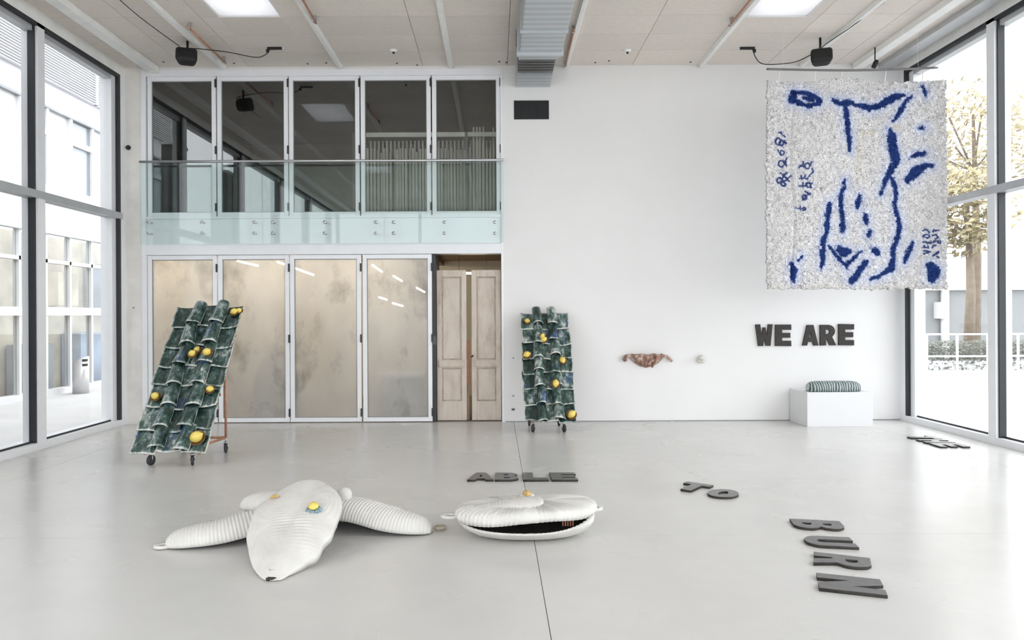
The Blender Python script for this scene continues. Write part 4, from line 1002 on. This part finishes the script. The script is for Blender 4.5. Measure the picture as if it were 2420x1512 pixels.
for k in range(rings + 1):
    f = k / rings
    for p in out:
        q = cen.lerp(p, f); hgt = 0.055 * (1 - f ** 2.6) + 0.012 * math.exp(-((q.x - cen.x - 0.12) ** 2) / 0.02)
        along = (q - p0).dot(Vector((0.10, 1, slope)).normalized())
        rb_ = 0.0028 * math.sin(2 * math.pi * (along + 0.10 * (q.x - cen.x) ** 2 + 0.02 * math.sin(7 * q.x)) / 0.030)
        vs.append(q + nrm * (hgt + rb_ - 0.03))
for k in range(rings):
    for i in range(n):
        i2 = (i + 1) % n; fs.append((k * n + i, (k + 1) * n + i, (k + 1) * n + i2, k * n + i2))
# rim turned down
b0 = len(vs)
for p in out: vs.append(cen.lerp(p, 0.985) + nrm * -0.085)
for i in range(n):
    i2 = (i + 1) % n; fs.append((rings * n + i, b0 + i, b0 + i2, rings * n + i2))
vs = [Vector((v.x, v.y, max(v.z, 0.006))) for v in vs]
m = MB(); m.add(vs, fs, True); lf = m.build('body', 'clay', oC); solid(lf, 0.012, 'clay_inside')
def on_leaf(px, py, h=0.02): return on_plane(px, py, p0 + nrm * h, nrm)
def rosette(c, rad, mat, par, name, squash=(1, 0.55)):
    vs = []; k = 16
    e1 = Vector((1, 0, 0)); e2 = nrm.cross(e1).normalized()
    for t in range(k): a = 2 * math.pi * t / k; vs.append(c + (e1 * math.cos(a) * squash[0] + e2 * math.sin(a) * squash[1]) * rad)
    vs += [v + nrm * 0.006 for v in vs]
    fs = [tuple(k + t for t in range(k))] + [(t, (t + 1) % k, k + (t + 1) % k, k + t) for t in range(k)]
    return MB().add(vs, fs, True).build(name, mat, par)
rosette(on_leaf(650, 1345, -0.012), 0.036, 'clay_rim', oC, 'tip_hole', (1, 0.7))
MB().tube([on_leaf(638, 1179, 0.0), on_leaf(646, 1173, 0.012), on_leaf(655, 1171, 0.014), on_leaf(661, 1173, 0.004)], 0.014, 8, radii=[0.004, 0.012, 0.012, 0.004]).build('slit_lip', 'gold_cap', oC)
fl = on_leaf(742, 1205, 0.03)
for k in range(7):
    a = k * 0.9; c = fl + Vector((math.cos(a) * 0.038, 0, 0)) + nrm.cross(Vector((1, 0, 0))) * math.sin(a) * 0.022
    MB().lathe([(0.0, -0.012), (0.016, -0.008), (0.02, 0.004), (0.012, 0.014), (0.0, 0.016)], 10, c, nrm).build('petal', 'blue_glaze', oC)
fy = on_leaf(741, 1196, 0.05); MB().lathe([(0.0, -0.02), (0.030, -0.012), (0.036, 0.004), (0.026, 0.02), (0.0, 0.026)], 14, fy, nrm).build('lemon', 'lemon', oC)

# clam pot
cc = on_z(1243, 1268); cc = Vector((at(1243, 1260, 5.42).x, 5.42, 0))
oP = empty('clam_pot', cc, 'white ribbed clay clam pot with its lid half open', 'sculpture', 'white ribbed clay forms')
A0, B0 = 0.495, 0.335; n = 220
def ribf(t, x): return 0.0048 * math.sin(2 * math.pi * (x / 0.030) + 2.2 * math.sin(2 * t))
def ell(t, a, b, p=2.4):
    c, s_ = math.cos(t), math.sin(t); return a * abs(c) ** (2 / p) * math.copysign(1, c), b * abs(s_) ** (2 / p) * math.copysign(1, s_)
prof = [(0.0, 0.006), (0.50, 0.006), (0.70, 0.012), (0.86, 0.035), (0.96, 0.07), (1.0, 1.0)]
vs = []; fs = []
def rim_low(t):
    x, y = math.cos(t), math.sin(t); front = max(0, -y)
    return 0.115 + 0.05 * x * x * (1 if x > 0 else 0.1) - 0.028 * front
prof = [(0.35, 0.006), (0.62, 0.008), (0.80, 0.030), (0.92, 0.062), (0.985, 0.10), (1.0, None), (0.95, None), (0.90, 0.09), (0.80, 0.05), (0.60, 0.03), (0.02, 0.028)]
for (f, z) in prof:
    for k in range(n):
        t = 2 * math.pi * k / n; x, y = ell(t, A0, B0); zz = rim_low(t) if z is None else min(z, rim_low(t) - 0.012)
        rb_ = ribf(t, x) if f > 0.6 and f != 0.8 else 0
        vs.append(cc + Vector((x * f, y * f, zz)) + Vector((x, y, 0)).normalized() * rb_)
for i in range(len(prof) - 1):
    for k in range(n):
        k2 = (k + 1) % n; fs.append((i * n + k, i * n + k2, (i + 1) * n + k2, (i + 1) * n + k))
m = MB(); m.add(vs[:7 * n], [f for f in fs if max(f) < 7 * n], True); m.add([], [])
m.f.append(tuple(reversed(range(n)))); m.sm.append(False)
m.build('bowl', 'clay', oP)
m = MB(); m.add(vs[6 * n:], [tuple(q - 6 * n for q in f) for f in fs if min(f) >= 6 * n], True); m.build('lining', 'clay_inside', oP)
for px in (1158, 1164, 1170, 1176, 1183, 1330, 1336, 1342, 1348, 1354):
    a = at(px, 1252, 5.24); MB().tube([Vector((a.x, 5.23, 0.10)), Vector((a.x, 5.26, 0.19))], 0.006, 6).build('red_rib', 'clay_red', oP)
# lid
def rim_up(t):
    x, y = math.cos(t), math.sin(t); front = max(0, -y); bk = max(0, y)
    return 0.122 + 0.055 * max(x, 0) ** 2 + 0.0 * bk + 0.048 * front * math.exp(-((x - 0.25) / 0.55) ** 2)
vs = []; fs = []
lp_ = [(0.90, 'in'), (1.0, 'rim'), (1.02, 0.35), (1.0, 0.70), (0.93, 0.90), (0.82, 1.0), (0.66, 1.03), (0.45, 1.0), (0.25, 0.98), (0.02, 0.97)]
def topz(x, y): return 0.225 + 0.018 * x / A0 - 0.02 * (y / B0)
for (f, z) in lp_:
    for k in range(n):
        t = 2 * math.pi * k / n; x, y = ell(t, A0 + 0.015, B0 + 0.01); rz_ = rim_up(t); tz = topz(x, y)
        zz = rz_ + 0.005 if z == 'in' else rz_ if z == 'rim' else rz_ + (tz - rz_) * z
        rb_ = ribf(t, x) if z != 'in' else 0
        vs.append(cc + Vector((x * f, y * f, zz)) + Vector((x, y, 0)).normalized() * rb_ * (1 if f > 0.9 else 0) + Vector((0, 0, rb_ * (1 if f <= 0.93 else 0))))
for i in range(len(lp_) - 1):
    for k in range(n):
        k2 = (k + 1) % n; fs.append((i * n + k, i * n + k2, (i + 1) * n + k2, (i + 1) * n + k))
m = MB(); m.add(vs, fs, True); lid = m.build('lid', 'clay', oP)
tab(Vector((at(1064, 1228, 5.35).x, 5.38, 0.135)), (-1, -0.1, 0), oP, s=1.15); tab(Vector((at(1402, 1209, 5.45).x, 5.45, 0.165)), (1, 0.1, 0.0), oP, s=1.15)
# tongue shaped lobe on the lid
lob = spline([Vector((cc.x - 0.44, cc.y - 0.06, 0.165)), Vector((cc.x - 0.24, cc.y - 0.10, 0.195)), Vector((cc.x - 0.04, cc.y - 0.11, 0.215)), Vector((cc.x + 0.13, cc.y - 0.10, 0.215))], 24)
vs = []; fs = []; nk = 20
for i, p in enumerate(lob):
    s_ = i / (len(lob) - 1); w = 0.155 * max(0.02, math.sin(math.pi * min(s_ * 0.55 + 0.05, 1))) ** 0.7 * (1 if s_ < 0.86 else max(0.03, 1 - ((s_ - 0.86) / 0.14) ** 2) ** 0.5); h = 0.066 * (w / 0.155) ** 0.7 + 0.0022 * math.sin(i * 2.2)
    for k in range(nk):
        a = 2 * math.pi * k / nk; vs.append(p + Vector((0, math.cos(a) * w, math.sin(a) * h)))
for i in range(len(lob) - 1):
    for k in range(nk): k2 = (k + 1) % nk; fs.append((i * nk + k, i * nk + k2, (i + 1) * nk + k2, (i + 1) * nk + k))
fs.append(tuple((len(lob) - 1) * nk + k for k in range(nk))); fs.append(tuple(reversed(range(nk))))
MB().add(vs, fs, True).build('tongue', 'clay', lid)
kp = at(1245, 1169, 5.42); kp.z = 0.268
MB().lathe([(0.0, -0.02), (0.050, -0.012), (0.056, 0.004), (0.040, 0.012), (0.0, 0.006)], 18, kp, (0, -0.2, 1)).build('shell_cup', 'clay', lid)
MB().lathe([(0.0, 0.0), (0.026, 0.002), (0.032, 0.016), (0.024, 0.034), (0.0, 0.040)], 16, kp, (0, -0.2, 1)).build('gold_bud', 'gold_cap', lid)

# ================================================================== SMALL WALL WORKS, PEDESTAL
bc_ = at(1527, 845, D); oW = empty('draped_bowl', (bc_.x, D, bc_.z), 'brown glazed half bowl with draped folds on the white wall', 'sculpture')
vs = []; fs = []; na, nb = 64, 14; Rw, Hd = 0.262, 0.195
for j in range(nb + 1):
    for i in range(na + 1):
        a = math.pi * i / na; f = j / nb
        w = Rw * (max(0.0, 1 - f ** 1.9) ** 0.62 * 0.88 + 0.12 * (1 - f)); wv = 1 + 0.06 * math.sin(a * 7 + 0.7) * (1 - f) ** 0.5 + 0.05 * math.sin(a * 3)
        vs.append(Vector((bc_.x - w * math.cos(a), D - 0.002 - 0.12 * max(0.0, math.cos(f * math.pi / 2)) ** 0.6 * math.sin(a) * wv, bc_.z + 0.045 + 0.015 * math.sin(a) * (1 - f) - Hd * f - 0.01 * math.sin(a * 9) * (1 - f))))
for j in range(nb):
    for i in range(na):
        k = j * (na + 1) + i; fs.append((k, k + na + 1, k + na + 2, k + 1))
solid(MB().add(vs, fs, True).build('bowl', 'drape', oW), 0.012)
for (pts, rr) in (([(1478, 852), (1475, 846), (1484, 841), (1500, 841), (1515, 840)], 0.028), ([(1587, 853), (1580, 846), (1572, 841), (1560, 841), (1545, 840)], 0.022)):
    P = [at(a, b, D - 0.04 - 0.07 * (i / 4)) for i, (a, b) in enumerate(pts)]; P[0].y = D - 0.03
    MB().tube(spline(P, 6), rr, 10).build('scarf_end', 'drape', oW)
for (x0_, x1_) in ((1522, 1526), (1553, 1541)):
    P = [at(x0_, 841, D - 0.125), at(x0_ * 0.5 + x1_ * 0.5, 855, D - 0.12), at(x1_, 868, D - 0.07)]
    MB().tube(spline(P, 6), 0.012, 8, radii=None).build('fold', 'clay_red', oW)
kc = at(1656, 850, D); oK = empty('wall_shell', (kc.x, D, kc.z), 'small pale shell knob on the wall right of the brown bowl', 'sculpture')
MB().lathe([(0.0, -0.10), (0.035, -0.092), (0.058, -0.06), (0.055, -0.03), (0.03, 0.0)], 18, (kc.x, D, kc.z), (0.1, 1, -0.1)).build('body', 'shell_white', oK)
MB().lathe([(0.0, -0.112), (0.03, -0.105), (0.045, -0.088), (0.03, -0.085)], 14, (kc.x - 0.004, D, kc.z + 0.012), (0.1, 1, -0.3)).build('cap', 'clay', oK)
pf = on_z(1908, 1009); pxr = at(2063, 1009, pf.y).x; zt = at(1980, 927, pf.y).z
pd = tag(MB().box(pf.x, pxr, pf.y, D - 0.03, 0, zt).build('pedestal', 'pedestal_white', None, off=(pf.x, pf.y, 0)), 'low white box pedestal standing against the end wall', 'pedestal'); bevel(pd, 0.004)
yl = pf.y + 0.16; xa, xb = at(1907, 920, yl).x, at(2031, 920, yl).x; rl_ = 0.105
oR = empty('ribbed_loaf', ((xa + xb) / 2, yl, zt), 'grey green ribbed ceramic loaf lying on the white pedestal', 'sculpture')
vs = []; fs = []; ns_, nk = 60, 20
for i in range(ns_ + 1):
    s_ = i / ns_; e_ = (1 - abs(2 * s_ - 1) ** 7) ** 0.5 if 0 < s_ < 1 else 0.0; rr = rl_ * (0.35 + 0.65 * e_) * (1 + 0.02 * math.sin(s_ * 90))
    for k in range(nk):
        a = 2 * math.pi * k / nk; vs.append(Vector((xa + (xb - xa) * s_, yl + math.cos(a) * rr * 1.1, max(zt + 0.001, zt + 0.045 + math.sin(a) * rr * 0.97))))
for i in range(ns_):
    for k in range(nk): k2 = (k + 1) % nk; fs.append((i * nk + k, i * nk + k2, (i + 1) * nk + k2, (i + 1) * nk + k))
fs.append(tuple(ns_ * nk + k for k in range(nk))); fs.append(tuple(reversed(range(nk))))
MB().add(vs, fs, True).build('body', 'striped', oR)

# ================================================================== HANGING FELT
DF = 9.5
oF = empty('felt_hanging', at(2024, 683, DF), 'large shaggy white felt hanging with blue dye marks', 'textile')
strokes = [  # (points (x, y, radius)) in the felt's own drawing units
 [(265,165,24),(258,215,24)], [(265,160,14),(330,165,16),(400,190,16),(435,220,14),(430,245,10)], [(280,220,14),(350,252,16),(420,242,14)], [(330,195,12),(390,215,14)],
 [(525,220,9),(570,240,18),(620,235,20),(665,232,9)], [(605,240,9),(615,300,15),(625,370,17),(632,440,16),(638,500,15),(640,550,6)],
 [(665,245,7),(720,250,15),(780,268,19),(840,250,19),(890,220,24),(940,190,22),(990,180,13)], [(1045,185,7),(1010,215,11),(990,260,13),(965,305,13),(930,350,7)],
 [(1120,115,6),(1130,150,11),(1140,180,7)], [(1095,405,4),(1120,400,11),(1140,395,4)],
 [(905,405,10),(915,450,26),(920,500,28),(935,560,26),(945,610,28),(930,650,24),(905,690,22),(880,740,15),(860,790,11),(845,840,6)],
 [(915,730,14),(940,780,12),(950,830,13),(940,890,11),(945,940,11),(965,990,13),(975,1050,15),(965,1110,15),(945,1170,13),(930,1220,13),(930,1280,15),(920,1330,20),(880,1350,14),(830,1380,12),(780,1400,10)],
 [(1040,590,5),(1090,572,17),(1140,565,9)], [(1030,735,22),(1070,695,28),(1110,665,24),(1150,645,16),(1185,645,10)],
 [(610,740,7),(600,800,13),(580,850,13),(585,920,13),(590,990,13),(595,1060,15),(595,1085,9)], [(505,900,15),(495,970,13),(490,1040,13),(485,1090,15),(465,1140,17),(460,1200,17),(460,1260,15),(455,1315,10)],
 [(500,1180,8),(540,1230,11),(580,1280,12),(615,1310,12)], [(615,1310,11),(650,1270,11),(710,1215,8)], [(570,1200,22),(600,1222,32),(630,1215,18)],
 [(705,850,12),(695,890,17),(692,925,8)], [(740,970,12),(745,1005,16),(755,1025,8)], [(770,1085,13),(765,1105,13)], [(800,1205,17),(820,1220,22)],
 [(750,1285,16),(710,1330,18),(680,1380,22),(645,1415,18)], [(1060,1160,9),(1040,1200,13),(1020,1250,13),(1005,1290,7)], [(1170,1310,26),(1190,1350,44),(1180,1395,26)],
 [(320,1245,5),(290,1275,6)], [(250,1300,12),(265,1340,23),(260,1390,16),(265,1415,6)], [(615,1310,8),(618,1340,4)]]
thin = []
def ring(cx, cy, rx, ry=None, w=12): return [(cx + rx * math.cos(a * 0.524), cy + (ry or rx) * math.sin(a * 0.524), w) for a in range(13)]
def s1_(P, w=11): return [(x, y, w) for (x, y) in P]
scriptA = [s1_([(410,100),(440,85),(460,130),(510,160)]), ring(395,240,42,55,13), ring(452,265,34,42,14), s1_([(500,230),(525,265)],14), ring(460,425,32,38), s1_([(395,375),(405,410),(440,460)]), ring(450,600,48,50), s1_([(540,510),(510,560),(515,600),(530,635)]),
 ring(415,870,34,40,14), ring(480,930,32,32,13), ring(498,850,36,36,13), s1_([(440,750),(500,800)],13), s1_([(540,745),(470,800)],14), s1_([(605,800),(530,850)],13), s1_([(525,825),(575,890)],13),
 s1_([(720,670),(790,625),(800,570)]), s1_([(740,630),(800,650)]), ring(860,640,42,46), s1_([(870,590),(910,630)],14), s1_([(940,570),(925,600)]),
 s1_([(940,680),(960,740),(910,780),(850,860),(815,830),(830,780)]), s1_([(740,840),(800,840)]), s1_([(765,800),(770,860)]), s1_([(730,965),(840,960)]), s1_([(790,910),(790,980)]), ring(880,950,36,38), s1_([(930,995),(905,940),(945,915)]),
 ring(815,1150,34,38,13), s1_([(780,1190),(860,1110),(915,1085)],13), s1_([(830,1050),(905,1105)]), s1_([(680,1325),(760,1325)]), s1_([(745,1300),(745,1345)]), ring(810,1335,22,22,14)]
for P in scriptA: thin.append([(x * 0.4076, 392 + y * 0.4076, w * 0.36) for (x, y, w) in P])
scriptB = [s1_([(300,345),(360,315),(400,335),(412,380)]), ring(365,440,55,30), s1_([(310,550),(360,540),(370,570),(400,550),(440,570),(440,525)]), s1_([(310,640),(400,648)]), s1_([(320,605),(335,640)]), s1_([(385,605),(400,650)]), s1_([(325,745),(420,722),(330,698)],14),
 s1_([(475,345),(565,340)]), s1_([(480,315),(482,365)]), s1_([(465,430),(530,415),(570,470),(510,490)]), s1_([(490,555),(500,530),(550,530),(560,560),(600,560),(590,515)],13), s1_([(465,650),(480,610),(525,605)]), s1_([(480,780),(530,755),(575,720)],18), s1_([(540,800),(580,830)],9)]
for P in scriptB: thin.append([(1008 + x * 0.3704, 952 + y * 0.3704, w * 0.36) for (x, y, w) in P])
nu, nv = 330, 385
uu = np.linspace(88, 1278, nu); vv = np.linspace(84, 1462, nv); U, Vg = np.meshgrid(uu, vv)
jit = rng.normal(0, 1, U.shape)
sm = rng.normal(0, 1, (nv // 6 + 2, nu // 6 + 2)); big = np.kron(sm, np.ones((6, 6)))[:nv, :nu]
def field(strk, soft):
    d = np.full(U.shape, 1e9)
    for P in strk:
        for (a, b) in zip(P[:-1], P[1:]):
            ax, ay, ar = a; bx, by, br = b; dx, dy = bx - ax, by - ay; L2 = dx * dx + dy * dy + 1e-9
            t = np.clip(((U - ax) * dx + (Vg - ay) * dy) / L2, 0, 1)
            d = np.minimum(d, np.hypot(U - ax - t * dx, Vg - ay - t * dy) - (ar + (br - ar) * t))
    return d
d1 = field(strokes, 0) + jit * 2.4 + big * 3.0; d2 = field(thin, 0) + jit * 0.9
core = np.clip(1 - d1 / 7.0, 0, 1); core = np.maximum(core, np.clip(1 - d2 / 3.0, 0, 1) * 0.95)
halo = np.exp(-np.clip(d1, 0, None) / 24.0) * 0.75; halo = np.maximum(halo, np.exp(-np.clip(d2, 0, None) / 11.0) * 0.30)
base = np.array([0.685, 0.67, 0.665]); hcol = np.array([0.42, 0.52, 0.80]); ccol = np.array([0.019, 0.042, 0.165])
shade = (1 + 0.08 * jit + 0.055 * big)[..., None]
colr = base * shade * (1 - halo[..., None]) + hcol * halo[..., None]
cc_ = ccol * (1 + 0.35 * np.clip(rng.normal(0, 1, U.shape), -1.5, 2.5))[..., None]
colr = colr * (1 - core[..., None]) + cc_ * core[..., None]
yel = field([[(945,385,20),(950,395,20)], [(720,430,7),(800,430,7)], [(720,430,6),(695,740,4)], [(612,480,4),(606,640,3)], [(545,940,3),(560,1000,3)]], 0)
yw = (np.clip(1 - yel / 8, 0, 1) * 0.35)[..., None]; colr = colr * (1 - yw) + np.array([0.70, 0.62, 0.42]) * yw
edge = np.clip((Vg - 1435) / 20, 0, 1)[..., None] * 0.35; colr = colr * (1 - edge) + np.array([0.62, 0.58, 0.50]) * edge
crease = np.exp(-((U - (255 - 0.0 * Vg) - 12 * np.sin(Vg / 130)) / 9) ** 2)
fold = 0.02 * np.sin(U / 210 + 0.6) + 0.012 * np.sin(U / 75 + Vg / 260) - 0.022 * crease
nrmz = fold + 0.0080 * np.abs(jit) + 0.004 * big
ex = 6 * rng.normal(0, 1, (nv,)); ey = 5 * rng.normal(0, 1, (nu,))
ke = np.ones(7) / 7; ex = np.convolve(ex, ke, 'same') * 1.8; ey = np.convolve(ey, ke, 'same') * 1.8
wL = np.clip(1 - (U - 88) / 40, 0, 1); wR = np.clip(1 - (1278 - U) / 40, 0, 1); wT = np.clip(1 - (Vg - 84) / 40, 0, 1); wB = np.clip(1 - (1462 - Vg) / 40, 0, 1)
sag = 14 * np.sin((U - 88) / 1190 * math.pi * 3.2) * np.exp(-(Vg - 84) / 90)
Uo = U + (wL + wR) * ex[:, None] + 2.0 * rng.normal(0, 1, U.shape); Vo = Vg + (wT + wB) * ey[None, :] + 2.0 * rng.normal(0, 1, U.shape) + sag
PX = 1780 + Uo / 2.8; PY = 160 + Vo / 2.8
u0 = PX - CX; v0_ = PY - CY
X = (u0 * CR - v0_ * SR) / F * DF; Z = H - (u0 * SR + v0_ * CR) / F * DF
org = np.array(oF.location)
front = np.stack([X - org[0], np.full_like(X, DF) - nrmz - org[1], Z - org[2]], -1).reshape(-1, 3)
back = np.stack([X - org[0], np.full_like(X, DF) + 0.03 - fold - org[1], Z - org[2]], -1).reshape(-1, 3)
def grid_faces(off, flip):
    ii = (np.arange(nv - 1)[:, None] * nu + np.arange(nu - 1)[None, :]).ravel() + off
    q = np.stack([ii, ii + nu, ii + nu + 1, ii + 1], -1); return q[:, ::-1] if flip else q
N = nu * nv
st = 1
faces = [grid_faces(0, False), grid_faces(N, True)]
per = list(range(nu)) + [j * nu + nu - 1 for j in range(1, nv)] + [(nv - 1) * nu + i for i in range(nu - 2, -1, -1)] + [j * nu for j in range(nv - 2, 0, -1)]
per = np.array(per); nx_ = np.roll(per, -1); faces.append(np.stack([per, nx_, nx_ + N, per + N], -1))
fa_ = np.concatenate(faces)
me = bpy.data.meshes.new('felt'); me.vertices.add(2 * N); me.vertices.foreach_set('co', np.concatenate([front, back]).ravel().astype(np.float32))
me.loops.add(fa_.size); me.loops.foreach_set('vertex_index', fa_.ravel().astype(np.int32)); me.polygons.add(len(fa_))
me.polygons.foreach_set('loop_start', np.arange(0, fa_.size, 4, dtype=np.int32)); me.update(calc_edges=True); me.validate()
ca = me.color_attributes.new('dye', 'FLOAT_COLOR', 'POINT')
cf = np.concatenate([np.clip(colr, 0, 1).reshape(-1, 3)] * 2); ca.data.foreach_set('color', np.concatenate([cf, np.ones((2 * N, 1))], 1).ravel().astype(np.float32))
me.materials.append(MATS['felt']); fo = bpy.data.objects.new('felt', me); COL.objects.link(fo); fo.parent = oF
for px in (1926, 1988, 2092, 2180, 1840):
    a, b = at(px + 2, 166, DF), at(px - 2, 202, DF); MB().tube([a, b], 0.006, 6).build('tie', 'white_cord', oF)
bp_ = [at(1812, 163, DF), at(1960, 166, DF), at(2080, 165, DF), at(2216, 160, DF)]
oBr = empty('hanging_bar', bp_[1], 'thin dark bar carrying the felt hanging under the ceiling', 'bar')
MB().tube(spline(bp_, 8), 0.015, 8).build('bar', 'bar_dark', oBr)
for px in (1850, 2170):
    a = at(px, 164, DF); MB().tube([a, (a.x, a.y, ZC)], 0.0015, 5).build('wire', 'white_cord', oBr)
